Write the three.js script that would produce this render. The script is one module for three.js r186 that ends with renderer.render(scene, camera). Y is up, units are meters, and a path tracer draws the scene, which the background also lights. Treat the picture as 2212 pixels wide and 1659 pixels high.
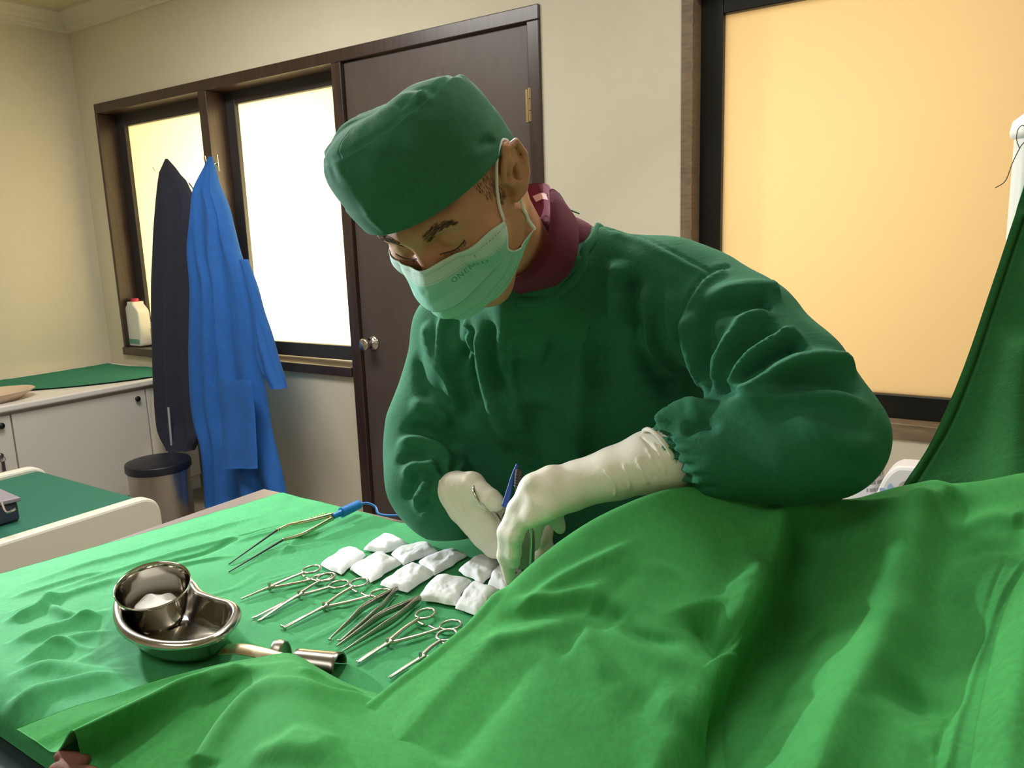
import * as THREE from 'three';
import { RoundedBoxGeometry } from 'three/addons/geometries/RoundedBoxGeometry.js';
import { mergeGeometries, mergeVertices } from 'three/addons/utils/BufferGeometryUtils.js';
import { RectAreaLightUniformsLib } from 'three/addons/lights/RectAreaLightUniformsLib.js';
import { FontLoader } from 'three/addons/loaders/FontLoader.js';
import { TextGeometry } from 'three/addons/geometries/TextGeometry.js';

// ---------------------------------------------------------------- camera, light, exposure
const scene = new THREE.Scene();
scene.background = new THREE.Color(0x000000);
const renderer = new THREE.WebGLRenderer({ antialias: true });
renderer.toneMapping = THREE.LinearToneMapping;
renderer.toneMappingExposure = 1.0;
renderer.shadowMap.enabled = true;
RectAreaLightUniformsLib.init();

const V3 = THREE.Vector3;
const FOCAL = 1700, FRAME_W = 2212, FRAME_H = 1659, RAD = Math.PI / 180;
const camera = new THREE.PerspectiveCamera(2 * Math.atan(FRAME_H / 2 / FOCAL) / RAD, FRAME_W / FRAME_H, 0.05, 30);
const eye = new V3(0, 1.34, 2.55);
const camF = new V3(), camR = new V3(), camU = new V3();
{
  const pitch = -10.7 * RAD, roll = -2.0 * RAD, yaw = 34.4 * RAD;
  camF.set(-Math.sin(yaw) * Math.cos(pitch), Math.sin(pitch), -Math.cos(yaw) * Math.cos(pitch));
  const r = new V3(Math.cos(yaw), 0, -Math.sin(yaw)), u = new V3().crossVectors(r, camF);
  camR.copy(r).multiplyScalar(Math.cos(roll)).addScaledVector(u, Math.sin(roll));
  camU.copy(u).multiplyScalar(Math.cos(roll)).addScaledVector(r, -Math.sin(roll));
  camera.position.copy(eye);
  camera.quaternion.setFromRotationMatrix(new THREE.Matrix4().makeBasis(camR, camU, camF.clone().negate()));
}
scene.add(camera);

// area lights sit just under the fittings built further down
function areaLight(x, y, z, w, h, color, intensity, target) {
  const l = new THREE.RectAreaLight(color, intensity, w, h);
  l.position.set(x, y, z); l.lookAt(target[0], target[1], target[2]);
  l.castShadow = true; scene.add(l); return l;
}
const CEIL = 2.64;
const PANEL = { x: -2.5, z: 1.25, w: 1.2, d: 0.6 };         // ceiling panel out of view, placed to light the back wall
const PANEL2 = { x: -0.35, z: 0.85, w: 0.6, d: 0.6 };  // out of view, placed to light the wall by the amber window
const PANEL3 = { x: -1.0, z: 3.2, w: 1.2, d: 0.6 };  // added behind the camera as dim front fill
const OPLAMP = new V3(-1.25, 2.2, 1.05), OPAIM = new V3(-0.5, 0.9, 1.85);   // operating lamp out of view, lights the table from above
const GOOSE = new V3(-2.0, 1.28, 1.85), GOOSEAIM = new V3(-0.7, 1.0, 1.85);   // lamp out of view at left, lights the table sideways
areaLight(PANEL.x, CEIL - 0.035, PANEL.z, PANEL.w, PANEL.d, new THREE.Color(1, 0.97, 0.93), 17, [PANEL.x, 0, PANEL.z + 0.001]);
areaLight(PANEL2.x, CEIL - 0.035, PANEL2.z, PANEL2.w, PANEL2.d, new THREE.Color(1, 0.97, 0.93), 12, [PANEL2.x, 0, PANEL2.z + 0.001]);
areaLight(PANEL3.x, CEIL - 0.035, PANEL3.z, PANEL3.w, PANEL3.d, new THREE.Color(1, 0.97, 0.93), 4.2, [PANEL3.x, 0, PANEL3.z + 0.001]);
areaLight(OPLAMP.x, OPLAMP.y, OPLAMP.z, 0.13, 0.13, new THREE.Color(1, 0.98, 0.93), 300, OPAIM.toArray());
{
  const s = new THREE.SpotLight(new THREE.Color(0.86, 0.93, 1), 7.5, 0, 50 * RAD, 0.7, 2);
  s.position.copy(GOOSE); s.target.position.copy(GOOSEAIM); s.shadow.radius = 1.6; s.castShadow = true;
  scene.add(s, s.target);
}

// ---------------------------------------------------------------- helpers
let seed = 7;
const rnd = () => { seed = (seed * 1664525 + 1013904223) >>> 0; return seed / 4294967296; };
const ray = (px, py) => new V3().copy(camF).addScaledVector(camR, (px - FRAME_W / 2) / FOCAL).addScaledVector(camU, -(py - FRAME_H / 2) / FOCAL);
const at = (px, py, depth) => ray(px, py).multiplyScalar(depth).add(eye);           // the point seen there at that distance
const onPlane = (px, py, axis, v) => { const d = ray(px, py); return d.multiplyScalar((v - eye[axis]) / d[axis]).add(eye); };
const project = p => { const v = p.clone().sub(eye), z = v.dot(camF); return [FRAME_W / 2 + FOCAL * v.dot(camR) / z, FRAME_H / 2 - FOCAL * v.dot(camU) / z, z]; };
const lin = hex => new THREE.Color(hex);
const lerp = (a, b, t) => a + (b - a) * t;
const clamp = (x, a, b) => Math.min(b, Math.max(a, x));
const sstep = (a, b, x) => { const t = clamp((x - a) / (b - a), 0, 1); return t * t * (3 - 2 * t); };

// value noise in 3-D
const hash3 = (x, y, z) => { let h = (x * 374761393 + y * 668265263 + z * 2147483647) | 0; h = Math.imul(h ^ (h >>> 13), 1274126177); h ^= h >>> 16; return (h >>> 0) / 4294967296; };
function noise3(x, y, z) {
  const xi = Math.floor(x), yi = Math.floor(y), zi = Math.floor(z);
  let a = x - xi, b = y - yi, c = z - zi; a = a * a * (3 - 2 * a); b = b * b * (3 - 2 * b); c = c * c * (3 - 2 * c);
  const L = (p, q, t) => p + (q - p) * t;
  return L(L(L(hash3(xi, yi, zi), hash3(xi + 1, yi, zi), a), L(hash3(xi, yi + 1, zi), hash3(xi + 1, yi + 1, zi), a), b),
    L(L(hash3(xi, yi, zi + 1), hash3(xi + 1, yi, zi + 1), a), L(hash3(xi, yi + 1, zi + 1), hash3(xi + 1, yi + 1, zi + 1), a), b), c) * 2 - 1;
}
const fbm = (x, y, z, o = 3) => { let s = 0, a = 0.5, f = 1; for (let i = 0; i < o; i++) { s += a * noise3(x * f, y * f, z * f); a *= 0.5; f *= 2.03; } return s; };

function tex(w, h, fn, srgb = false) {
  const d = new Uint8Array(w * h * 4);
  for (let y = 0; y < h; y++) for (let x = 0; x < w; x++) {
    const c = fn(x / w, y / h), k = (y * w + x) * 4;
    const q = typeof c === 'number' ? [c, c, c] : c;
    d[k] = clamp(q[0] * 255, 0, 255); d[k + 1] = clamp(q[1] * 255, 0, 255); d[k + 2] = clamp(q[2] * 255, 0, 255); d[k + 3] = 255;
  }
  const t = new THREE.DataTexture(d, w, h);
  t.wrapS = t.wrapT = THREE.RepeatWrapping; t.magFilter = THREE.LinearFilter; t.minFilter = THREE.LinearFilter;
  if (srgb) t.colorSpace = THREE.SRGBColorSpace;
  t.needsUpdate = true; return t;
}
// tileable noise on a torus-like wrap: mix of shifted copies
const tileNoise = (u, v, f, z = 0) => { const n = (a, b) => noise3(a * f, b * f, z); return lerp(lerp(n(u, v), n(u - 1, v), u), lerp(n(u, v - 1), n(u - 1, v - 1), u), v); };

const weave = tex(256, 256, (u, v) => 0.5 + 0.22 * Math.sin(u * 128 * Math.PI) * Math.sin(v * 128 * Math.PI) + 0.25 * tileNoise(u, v, 60, 3) + 0.2 * tileNoise(u, v, 20, 9));
const clothTone = tex(256, 256, (u, v) => { const n = 0.95 + 0.05 * tileNoise(u, v, 70, 1) + 0.03 * tileNoise(u, v, 9, 5); return n; }, true);
function mat(color, rough, o = {}) { return new THREE.MeshPhysicalMaterial({ color: lin(color), roughness: rough, ...o }); }
function fabric(color, rough = 0.92, scale = 8, bump = 0.0004, o = {}) {
  const b = weave.clone(), m = clothTone.clone(); b.repeat.set(scale, scale); m.repeat.set(scale * 0.5, scale * 0.5); b.needsUpdate = m.needsUpdate = true;
  return new THREE.MeshPhysicalMaterial({ color: lin(color), roughness: rough, map: m, bumpMap: b, bumpScale: bump, side: THREE.DoubleSide, ...o });
}

// names, labels
const taken = {};
const numbered = n => { const k = taken[n] = (taken[n] ?? -1) + 1; return k ? `${n}_${String(k).padStart(3, '0')}` : n; };
function finish(m) { m.castShadow = true; m.receiveShadow = true; return m; }
function tag(o, label, category, group) { o.userData.label = label; o.userData.category = category; if (group) o.userData.group = group; return o; }
function thing(name, label, category, pos = [0, 0, 0], group) {
  const g = new THREE.Group(); g.name = numbered(name); g.position.set(...pos); scene.add(g); return tag(g, label, category, group);
}
function part(name, geo, m, parent, label) {          // geometry in the parent's axes
  const me = finish(new THREE.Mesh(geo, m)); me.name = name; parent.add(me); if (label) me.userData.label = label; return me;
}
function solo(name, geo, m, label, category, group) {  // a thing of one mesh
  const me = finish(new THREE.Mesh(geo, m)); me.name = numbered(name); scene.add(me); return tag(me, label, category, group);
}
function struct(name, geo, m, label, category) {
  const me = finish(new THREE.Mesh(geo, m)); me.name = name; me.userData.kind = 'structure'; scene.add(me); return tag(me, label, category);
}
const merge = list => mergeGeometries(list.map(g => { const q = g.index ? g.toNonIndexed() : g; for (const k of Object.keys(q.attributes)) if (!['position', 'normal', 'uv'].includes(k)) q.deleteAttribute(k); return q; }));
function box(x0, x1, y0, y1, z0, z1, r = 0) {
  const g = r ? new RoundedBoxGeometry(x1 - x0, y1 - y0, z1 - z0, 2, r) : new THREE.BoxGeometry(x1 - x0, y1 - y0, z1 - z0);
  g.translate((x0 + x1) / 2, (y0 + y1) / 2, (z0 + z1) / 2); return boxUV(g);
}
function boxUV(g, s = 1) {                              // uv in metres by the way a face points
  const q = g.index ? g.toNonIndexed() : g, p = q.attributes.position, uv = new Float32Array(p.count * 2);
  const a = new V3(), b = new V3(), c = new V3();
  for (let i = 0; i < p.count; i += 3) {
    a.fromBufferAttribute(p, i); b.fromBufferAttribute(p, i + 1); c.fromBufferAttribute(p, i + 2);
    const n = b.clone().sub(a).cross(c.clone().sub(a)), ax = Math.abs(n.x), ay = Math.abs(n.y), az = Math.abs(n.z);
    [a, b, c].forEach((v, k) => { const [u, w] = ax >= ay && ax >= az ? [v.z, v.y] : ay >= az ? [v.x, v.z] : [v.x, v.y]; uv[(i + k) * 2] = u * s; uv[(i + k) * 2 + 1] = w * s; });
  }
  q.setAttribute('uv', new THREE.BufferAttribute(uv, 2)); return q;
}
function tube(points, r, seg = 40, rad = 8, closed = false) {
  const c = new THREE.CatmullRomCurve3(points.map(p => p.isVector3 ? p : new V3(...p)), closed, 'catmullrom', 0.5);
  return new THREE.TubeGeometry(c, seg, r, rad, closed);
}
const lathe = (pts, seg = 48) => new THREE.LatheGeometry(pts.map(p => new THREE.Vector2(p[0], p[1])), seg);
// extrude an outline (x, y) by depth along z, edges rounded
function plate(pts, depth, bevel = 0, curveSeg = 12) {
  const s = pts instanceof THREE.Shape ? pts : new THREE.Shape(pts.map(p => new THREE.Vector2(p[0], p[1])));
  return new THREE.ExtrudeGeometry(s, { depth: depth - 2 * bevel, bevelEnabled: bevel > 0, bevelThickness: bevel, bevelSize: bevel, bevelSegments: 2, curveSegments: curveSeg }).translate(0, 0, bevel);
}
function uvFrom(geo, fn) { const p = geo.attributes.position, uv = new Float32Array(p.count * 2); for (let i = 0; i < p.count; i++) { const [u, v] = fn(p.getX(i), p.getY(i), p.getZ(i)); uv[2 * i] = u; uv[2 * i + 1] = v; } geo.setAttribute('uv', new THREE.BufferAttribute(uv, 2)); return geo; }

// ---- naive surface nets over a signed distance function
function surfaceNets(sdf, lo, hi, h) {
  const nx = Math.ceil((hi[0] - lo[0]) / h) + 2, ny = Math.ceil((hi[1] - lo[1]) / h) + 2, nz = Math.ceil((hi[2] - lo[2]) / h) + 2;
  const F = new Float32Array(nx * ny * nz).fill(1e3), B = 6, id = (i, j, k) => i + nx * (j + ny * k);
  const half = h * B * 0.5, reach = half * 1.75 + h * 2;
  for (let bk = 0; bk < nz; bk += B) for (let bj = 0; bj < ny; bj += B) for (let bi = 0; bi < nx; bi += B) {
    const d = sdf(lo[0] + bi * h + half, lo[1] + bj * h + half, lo[2] + bk * h + half);
    const far = Math.abs(d) > reach * 1.3;
    for (let k = bk; k < Math.min(nz, bk + B); k++) for (let j = bj; j < Math.min(ny, bj + B); j++) for (let i = bi; i < Math.min(nx, bi + B); i++)
      F[id(i, j, k)] = far ? d : sdf(lo[0] + i * h, lo[1] + j * h, lo[2] + k * h);
  }
  const vid = new Int32Array(nx * ny * nz).fill(-1), pos = [], idx = [];
  const E = [[0, 1], [0, 2], [0, 4], [1, 3], [1, 5], [2, 3], [2, 6], [3, 7], [4, 5], [4, 6], [5, 7], [6, 7]];
  const f = new Float32Array(8);
  for (let k = 0; k < nz - 1; k++) for (let j = 0; j < ny - 1; j++) for (let i = 0; i < nx - 1; i++) {
    let m = 0; const o = id(i, j, k);
    for (let c = 0; c < 8; c++) { f[c] = F[o + (c & 1) + ((c >> 1) & 1) * nx + (c >> 2) * nx * ny]; if (f[c] < 0) m |= 1 << c; }
    if (m === 0 || m === 255) continue;
    let x = 0, y = 0, z = 0, n = 0;
    for (const [a, b] of E) if ((f[a] < 0) !== (f[b] < 0)) {
      const t = f[a] / (f[a] - f[b]);
      x += lerp(a & 1, b & 1, t); y += lerp((a >> 1) & 1, (b >> 1) & 1, t); z += lerp(a >> 2, b >> 2, t); n++;
    }
    vid[o] = pos.length / 3; pos.push(lo[0] + (i + x / n) * h, lo[1] + (j + y / n) * h, lo[2] + (k + z / n) * h);
  }
  const quad = (a, b, c, d, flip) => { if (a < 0 || b < 0 || c < 0 || d < 0) return; flip ? idx.push(a, c, b, a, d, c) : idx.push(a, b, c, a, c, d); };
  for (let k = 1; k < nz - 1; k++) for (let j = 1; j < ny - 1; j++) for (let i = 1; i < nx - 1; i++) {
    const o = id(i, j, k), s = F[o] < 0;
    if (s !== F[o + 1] < 0) quad(vid[o], vid[o - nx], vid[o - nx - nx * ny], vid[o - nx * ny], s);
    if (s !== F[o + nx] < 0) quad(vid[o], vid[o - nx * ny], vid[o - 1 - nx * ny], vid[o - 1], s);
    if (s !== F[o + nx * ny] < 0) quad(vid[o], vid[o - 1], vid[o - 1 - nx], vid[o - nx], s);
  }
  const g = new THREE.BufferGeometry();
  g.setAttribute('position', new THREE.Float32BufferAttribute(pos, 3)); g.setIndex(idx);
  // orient outwards
  const p0 = g.attributes.position; let vote = 0;
  for (let t = 0; t < idx.length; t += Math.max(3, 3 * Math.floor(idx.length / 600))) {
    const a = new V3().fromBufferAttribute(p0, idx[t]), b = new V3().fromBufferAttribute(p0, idx[t + 1]), c = new V3().fromBufferAttribute(p0, idx[t + 2]);
    const nn = b.clone().sub(a).cross(c.clone().sub(a)).normalize().multiplyScalar(h);
    vote += sdf(a.x + nn.x, a.y + nn.y, a.z + nn.z) - sdf(a.x - nn.x, a.y - nn.y, a.z - nn.z);
  }
  if (vote < 0) { for (let t = 0; t < idx.length; t += 3) { const q = idx[t]; idx[t] = idx[t + 1]; idx[t + 1] = q; } g.setIndex(idx); }
  g.computeVertexNormals(); return g;
}
const smin = (a, b, k) => { const h = Math.max(k - Math.abs(a - b), 0) / k; return Math.min(a, b) - h * h * k * 0.25; };
const smax = (a, b, k) => -smin(-a, -b, k);
function coneCap(a, b, ra, rb) {                         // tapered capsule, distance
  const bx = b.x - a.x, by = b.y - a.y, bz = b.z - a.z, L2 = bx * bx + by * by + bz * bz;
  return (x, y, z) => {
    const px = x - a.x, py = y - a.y, pz = z - a.z, t = clamp((px * bx + py * by + pz * bz) / L2, 0, 1);
    return Math.hypot(px - bx * t, py - by * t, pz - bz * t) - (ra + (rb - ra) * t);
  };
}
function ellipsoid(c, rx, ry, rz, m) {                   // m: Matrix3-like array of the three axes
  return (x, y, z) => {
    let a = x - c.x, b = y - c.y, d = z - c.z;
    if (m) { const X = a * m[0].x + b * m[0].y + d * m[0].z, Y = a * m[1].x + b * m[1].y + d * m[1].z, Z = a * m[2].x + b * m[2].y + d * m[2].z; a = X; b = Y; d = Z; }
    const k0 = Math.hypot(a / rx, b / ry, d / rz), k1 = Math.hypot(a / (rx * rx), b / (ry * ry), d / (rz * rz));
    return k1 < 1e-9 ? -Math.min(rx, ry, rz) : k0 * (k0 - 1) / k1;
  };
}
const bounds = (pts, pad) => { const lo = [1e9, 1e9, 1e9], hi = [-1e9, -1e9, -1e9]; for (const p of pts) ['x', 'y', 'z'].forEach((k, i) => { lo[i] = Math.min(lo[i], p[k] - pad); hi[i] = Math.max(hi[i], p[k] + pad); }); return [lo, hi]; };

// ---- a sheet through a grid of points (rows of V3), smooth, nu x nv cells
function cr(p0, p1, p2, p3, t) { const t2 = t * t, t3 = t2 * t; return 0.5 * (2 * p1 + (p2 - p0) * t + (2 * p0 - 5 * p1 + 4 * p2 - p3) * t2 + (3 * p1 - p0 - 3 * p2 + p3) * t3); }
function crPoint(row, s) {                                // s in 0..n-1
  const n = row.length, i = clamp(Math.floor(s), 0, n - 2), t = s - i, g = k => k < 0 ? row[0].clone().multiplyScalar(2).sub(row[1]) : k >= n ? row[n - 1].clone().multiplyScalar(2).sub(row[n - 2]) : row[k];
  const a = g(i - 1), b = g(i), c = g(i + 1), d = g(i + 2);
  return new V3(cr(a.x, b.x, c.x, d.x, t), cr(a.y, b.y, c.y, d.y, t), cr(a.z, b.z, c.z, d.z, t));
}
function sheet(rows, nu, nv) {                            // u runs along a row, v from row to row
  const fine = rows.map(r => { const o = []; for (let i = 0; i <= nu; i++) o.push(crPoint(r, i / nu * (r.length - 1))); return o; });
  const pos = [], uv = [], idx = [];
  let w = 0; for (let i = 1; i <= nu; i++) w += fine[0][i].distanceTo(fine[0][i - 1]);
  const cols = []; for (let i = 0; i <= nu; i++) cols.push(fine.map(r => r[i]));
  let hgt = 0; const mid = cols[nu >> 1]; for (let j = 1; j < mid.length; j++) hgt += mid[j].distanceTo(mid[j - 1]);
  for (let j = 0; j <= nv; j++) for (let i = 0; i <= nu; i++) {
    const p = crPoint(cols[i], j / nv * (rows.length - 1)); pos.push(p.x, p.y, p.z); uv.push(i / nu * w, j / nv * hgt);
  }
  for (let j = 0; j < nv; j++) for (let i = 0; i < nu; i++) { const a = j * (nu + 1) + i, b = a + 1, c = a + nu + 1, d = c + 1; idx.push(a, c, b, b, c, d); }
  const g = new THREE.BufferGeometry();
  g.setAttribute('position', new THREE.Float32BufferAttribute(pos, 3)); g.setAttribute('uv', new THREE.Float32BufferAttribute(uv, 2)); g.setIndex(idx);
  g.computeVertexNormals(); g.userData = { nu, nv }; return g;
}
function flipGeo(g) { const i = g.index.array; for (let t = 0; t < i.length; t += 3) { const q = i[t]; i[t] = i[t + 1]; i[t + 1] = q; } g.computeVertexNormals(); return g; }
function thicken(g, t) {                                  // gives a sheet() cloth a thickness, closed all round
  g.computeVertexNormals();
  const { nu, nv } = g.userData, p = g.attributes.position, n = g.attributes.normal, uv = g.attributes.uv, c = p.count;
  const pos = new Float32Array(c * 6), uvs = new Float32Array(c * 4), idx = Array.from(g.index.array), m = idx.length;
  for (let i = 0; i < c; i++) for (let k = 0; k < 3; k++) { const q = p.array[3 * i + k]; pos[3 * i + k] = q; pos[3 * (c + i) + k] = q - n.array[3 * i + k] * t; }
  uvs.set(uv.array, 0); uvs.set(uv.array, c * 2);
  for (let t2 = 0; t2 < m; t2 += 3) idx.push(c + idx[t2], c + idx[t2 + 2], c + idx[t2 + 1]);
  const edge = (a, b) => idx.push(a, a + c, b, b, a + c, b + c);
  for (let i = 0; i < nu; i++) { edge(i, i + 1); edge(nv * (nu + 1) + i + 1, nv * (nu + 1) + i); }
  for (let j = 0; j < nv; j++) { edge((j + 1) * (nu + 1), j * (nu + 1)); edge(j * (nu + 1) + nu, (j + 1) * (nu + 1) + nu); }
  const o = new THREE.BufferGeometry();
  o.setAttribute('position', new THREE.BufferAttribute(pos, 3)); o.setAttribute('uv', new THREE.BufferAttribute(uvs, 2)); o.setIndex(idx);
  o.computeVertexNormals(); return o;
}
// ---- folds: each is a line on the cloth, raised (or sunk) by amp metres, wl / wr metres wide to its left and right, fading out at its ends
class Folds {
  constructor(g) {
    this.g = g; g.computeVertexNormals();
    const p = g.attributes.position, n = g.attributes.normal; this.base = p.array.slice(); this.nor = n.array.slice(); this.n = p.count;
    this.d = new Float32Array(p.count); this.grid = new Map();
    const v = new V3();
    for (let i = 0; i < p.count; i++) {
      v.fromBufferAttribute(p, i); const q = project(v); if (q[2] < 0.1) continue;
      const facing = -(this.nor[3 * i] * (v.x - eye.x) + this.nor[3 * i + 1] * (v.y - eye.y) + this.nor[3 * i + 2] * (v.z - eye.z));
      const key = Math.floor(q[0] / 12) + ',' + Math.floor(q[1] / 12); let l = this.grid.get(key); if (!l) this.grid.set(key, l = []);
      l.push([i, q[0], q[1], q[2], facing]);
    }
  }
  find(px, py, back = false) {                            // the cloth point seen in that direction
    let best = -1, bs = 1e9;
    for (let r = 1; r <= 5 && best < 0; r++) {
      const cx = Math.floor(px / 12), cy = Math.floor(py / 12);
      for (let a = -r; a <= r; a++) for (let b = -r; b <= r; b++) for (const [i, x, y, z, f] of this.grid.get((cx + a) + ',' + (cy + b)) || []) {
        const s = Math.hypot(x - px, y - py) + z * 400 + (f < 0 !== back ? 300 : 0); if (s < bs) { bs = s; best = i; }
      }
    }
    return best < 0 ? null : best;
  }
  add(line, wl, amp, wr = wl, endA = 0.25, endB = 0.25) {
    const P = [], N = [];
    const c = new THREE.CatmullRomCurve3(line.map(p => new V3(p[0], p[1], 0))), m = Math.max(6, line.length * 5);
    for (let i = 0; i <= m; i++) { const q = c.getPoint(i / m), f = this.find(q.x, q.y); if (f === null) continue; P.push(new V3(this.base[3 * f], this.base[3 * f + 1], this.base[3 * f + 2])); N.push(new V3(this.nor[3 * f], this.nor[3 * f + 1], this.nor[3 * f + 2])); }
    if (P.length < 2) return this;
    for (let pass = 0; pass < 2; pass++) { const o = P.map(q => q.clone()); for (let i = 1; i < P.length - 1; i++) P[i].copy(o[i - 1]).add(o[i]).add(o[i]).add(o[i + 1]).multiplyScalar(0.25); }
    return this.add3(P, N, wl, amp, wr, endA, endB);
  }
  add3(P, N, wl, amp, wr = wl, endA = 0.25, endB = 0.25) {
    const W = Math.max(wl, wr) * 2.6, [lo, hi] = bounds(P, W), len = [0];
    for (let i = 1; i < P.length; i++) len.push(len[i - 1] + P[i].distanceTo(P[i - 1]));
    const T = len[len.length - 1] || 1e-6, b = this.base;
    for (let i = 0; i < this.n; i++) {
      const x = b[3 * i], y = b[3 * i + 1], z = b[3 * i + 2];
      if (x < lo[0] || x > hi[0] || y < lo[1] || y > hi[1] || z < lo[2] || z > hi[2]) continue;
      let bd = 1e9, bt = 0, side = 0, raw = 0;
      for (let k = 0; k < P.length - 1; k++) {
        const A = P[k], B = P[k + 1], ex = B.x - A.x, ey = B.y - A.y, ez = B.z - A.z, L2 = ex * ex + ey * ey + ez * ez; if (L2 < 1e-10) continue;
        const dx = x - A.x, dy = y - A.y, dz = z - A.z, tr = (dx * ex + dy * ey + dz * ez) / L2, t = clamp(tr, 0, 1);
        const qx = dx - ex * t, qy = dy - ey * t, qz = dz - ez * t, d = qx * qx + qy * qy + qz * qz;
        if (d < bd) { bd = d; bt = (len[k] + Math.sqrt(L2) * t) / T; const n = N[k]; side = qx * (ey * n.z - ez * n.y) + qy * (ez * n.x - ex * n.z) + qz * (ex * n.y - ey * n.x); }
      }
      if (bd > W * W) continue;
      const nn = this.nor[3 * i] * N[0].x + this.nor[3 * i + 1] * N[0].y + this.nor[3 * i + 2] * N[0].z; if (nn < -0.6) continue;
      const w = side > 0 ? wr : wl, d = Math.sqrt(bd) / w;
      const e = (endA > 0 ? sstep(0, endA, bt) : 1) * (endB > 0 ? sstep(0, endB, 1 - bt) : 1);
      this.d[i] += amp * Math.exp(-d * d) * e;
    }
    return this;
  }
  each(fn) { for (let i = 0; i < this.n; i++) this.d[i] += fn(this.base[3 * i], this.base[3 * i + 1], this.base[3 * i + 2], i); return this; }
  apply() {
    const p = this.g.attributes.position;
    for (let i = 0; i < this.n; i++) p.setXYZ(i, this.base[3 * i] + this.nor[3 * i] * this.d[i], this.base[3 * i + 1] + this.nor[3 * i + 1] * this.d[i], this.base[3 * i + 2] + this.nor[3 * i + 2] * this.d[i]);
    this.g.computeVertexNormals(); return this.g;
  }
}

// ---------------------------------------------------------------- the room
const ROOM = { x0: -4.7, x1: 1.5, z0: 0, z1: 4.3 };
const plaster = (() => {
  const b = tex(256, 256, (u, v) => 0.5 + 0.3 * tileNoise(u, v, 40, 2) + 0.2 * tileNoise(u, v, 90, 4));
  const c = tex(256, 256, (u, v) => { const n = 0.985 + 0.008 * tileNoise(u, v, 5, 8) + 0.008 * tileNoise(u, v, 30, 6); return [n, n, n * 0.995]; }, true);
  return new THREE.MeshStandardMaterial({ color: lin('#d7cfbb'), roughness: 0.75, map: c, bumpMap: b, bumpScale: 0.0006 });
})();
const ceilingPaint = mat('#d3cda6', 0.85), floorMat = mat('#8d8478', 0.45);
const woodBrown = (() => {
  const c = tex(256, 256, (u, v) => { const g = 0.84 + 0.13 * tileNoise(u, v * 0.15, 34, 2) + 0.1 * tileNoise(u, v, 6, 3); return [g, g * 0.98, g * 0.97]; }, true);
  c.repeat.set(3, 1.2);
  return new THREE.MeshPhysicalMaterial({ color: lin('#46332d'), roughness: 0.34, map: c, clearcoat: 0.35, clearcoatRoughness: 0.25 });
})();
const doorMat = (() => {
  const c = tex(256, 256, (u, v) => { const g = 0.93 + 0.04 * tileNoise(u, v * 0.1, 40, 7) + 0.05 * tileNoise(u, v, 8, 3); return [g, g, g]; }, true);
  return new THREE.MeshPhysicalMaterial({ color: lin('#574b46'), roughness: 0.42, map: c });
})();
const teak = (() => {
  const c = tex(512, 512, (u, v) => { const g = 0.86 + 0.08 * tileNoise(u, v, 3, 1) + 0.12 * tileNoise(u * 0.2, v, 70, 5); return [g, g * 0.97, g * 0.93]; }, true);
  c.repeat.set(2, 2);
  return new THREE.MeshPhysicalMaterial({ color: lin('#93806a'), roughness: 0.4, map: c });
})();
const blackAlu = mat('#131210', 0.35, { metalness: 0.2 });
const sashMat = mat('#3a3634', 0.45);

// back wall, a slab with its openings left free
const WT = -0.16;
struct('wall_back', merge([
  box(ROOM.x0 - 0.2, -4.52, 0, CEIL, WT, 0), box(-4.52, -1.57, 2.14, CEIL, WT, 0), box(-4.52, -2.63, 0, 0.725, WT, 0),
  box(-1.57, -1.035, 0, CEIL, WT, 0), box(-1.035, 0.06, 0, 0.7, WT, 0), box(-1.035, 0.06, 2.1, CEIL, WT, 0), box(0.06, ROOM.x1 + 0.2, 0, CEIL, WT, 0),
]), plaster, 'cream painted wall with door and backlit windows', 'wall');
struct('wall_left', box(ROOM.x0 - 0.15, ROOM.x0, 0, CEIL, -0.16, ROOM.z1 + 0.15), plaster, 'pale cream wall behind the cabinets', 'wall');
struct('wall_right', box(ROOM.x1, ROOM.x1 + 0.15, 0, CEIL, -0.16, ROOM.z1 + 0.15), plaster, 'cream side wall out of view on the right', 'wall');
struct('wall_front', box(ROOM.x0, ROOM.x1, 0, CEIL, ROOM.z1, ROOM.z1 + 0.15), plaster, 'cream wall facing the backlit windows', 'wall');
struct('floor', box(ROOM.x0 - 0.15, ROOM.x1 + 0.15, -0.1, 0, -1.5, ROOM.z1 + 0.15), floorMat, 'grey tiled floor of the room', 'floor');
struct('ceiling', box(ROOM.x0 - 0.15, ROOM.x1 + 0.15, CEIL, CEIL + 0.1, -1.5, ROOM.z1 + 0.15), ceilingPaint, 'pale yellowish ceiling', 'ceiling');
struct('wall_corridor', merge([box(ROOM.x0 - 0.2, ROOM.x1 + 0.2, 0, CEIL, -1.5, -1.4), box(ROOM.x0 - 0.3, ROOM.x0 - 0.2, 0, CEIL, -1.5, WT), box(ROOM.x1 + 0.2, ROOM.x1 + 0.3, 0, CEIL, -1.5, WT)]), plaster, 'corridor wall beyond the frosted windows', 'wall');
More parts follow.
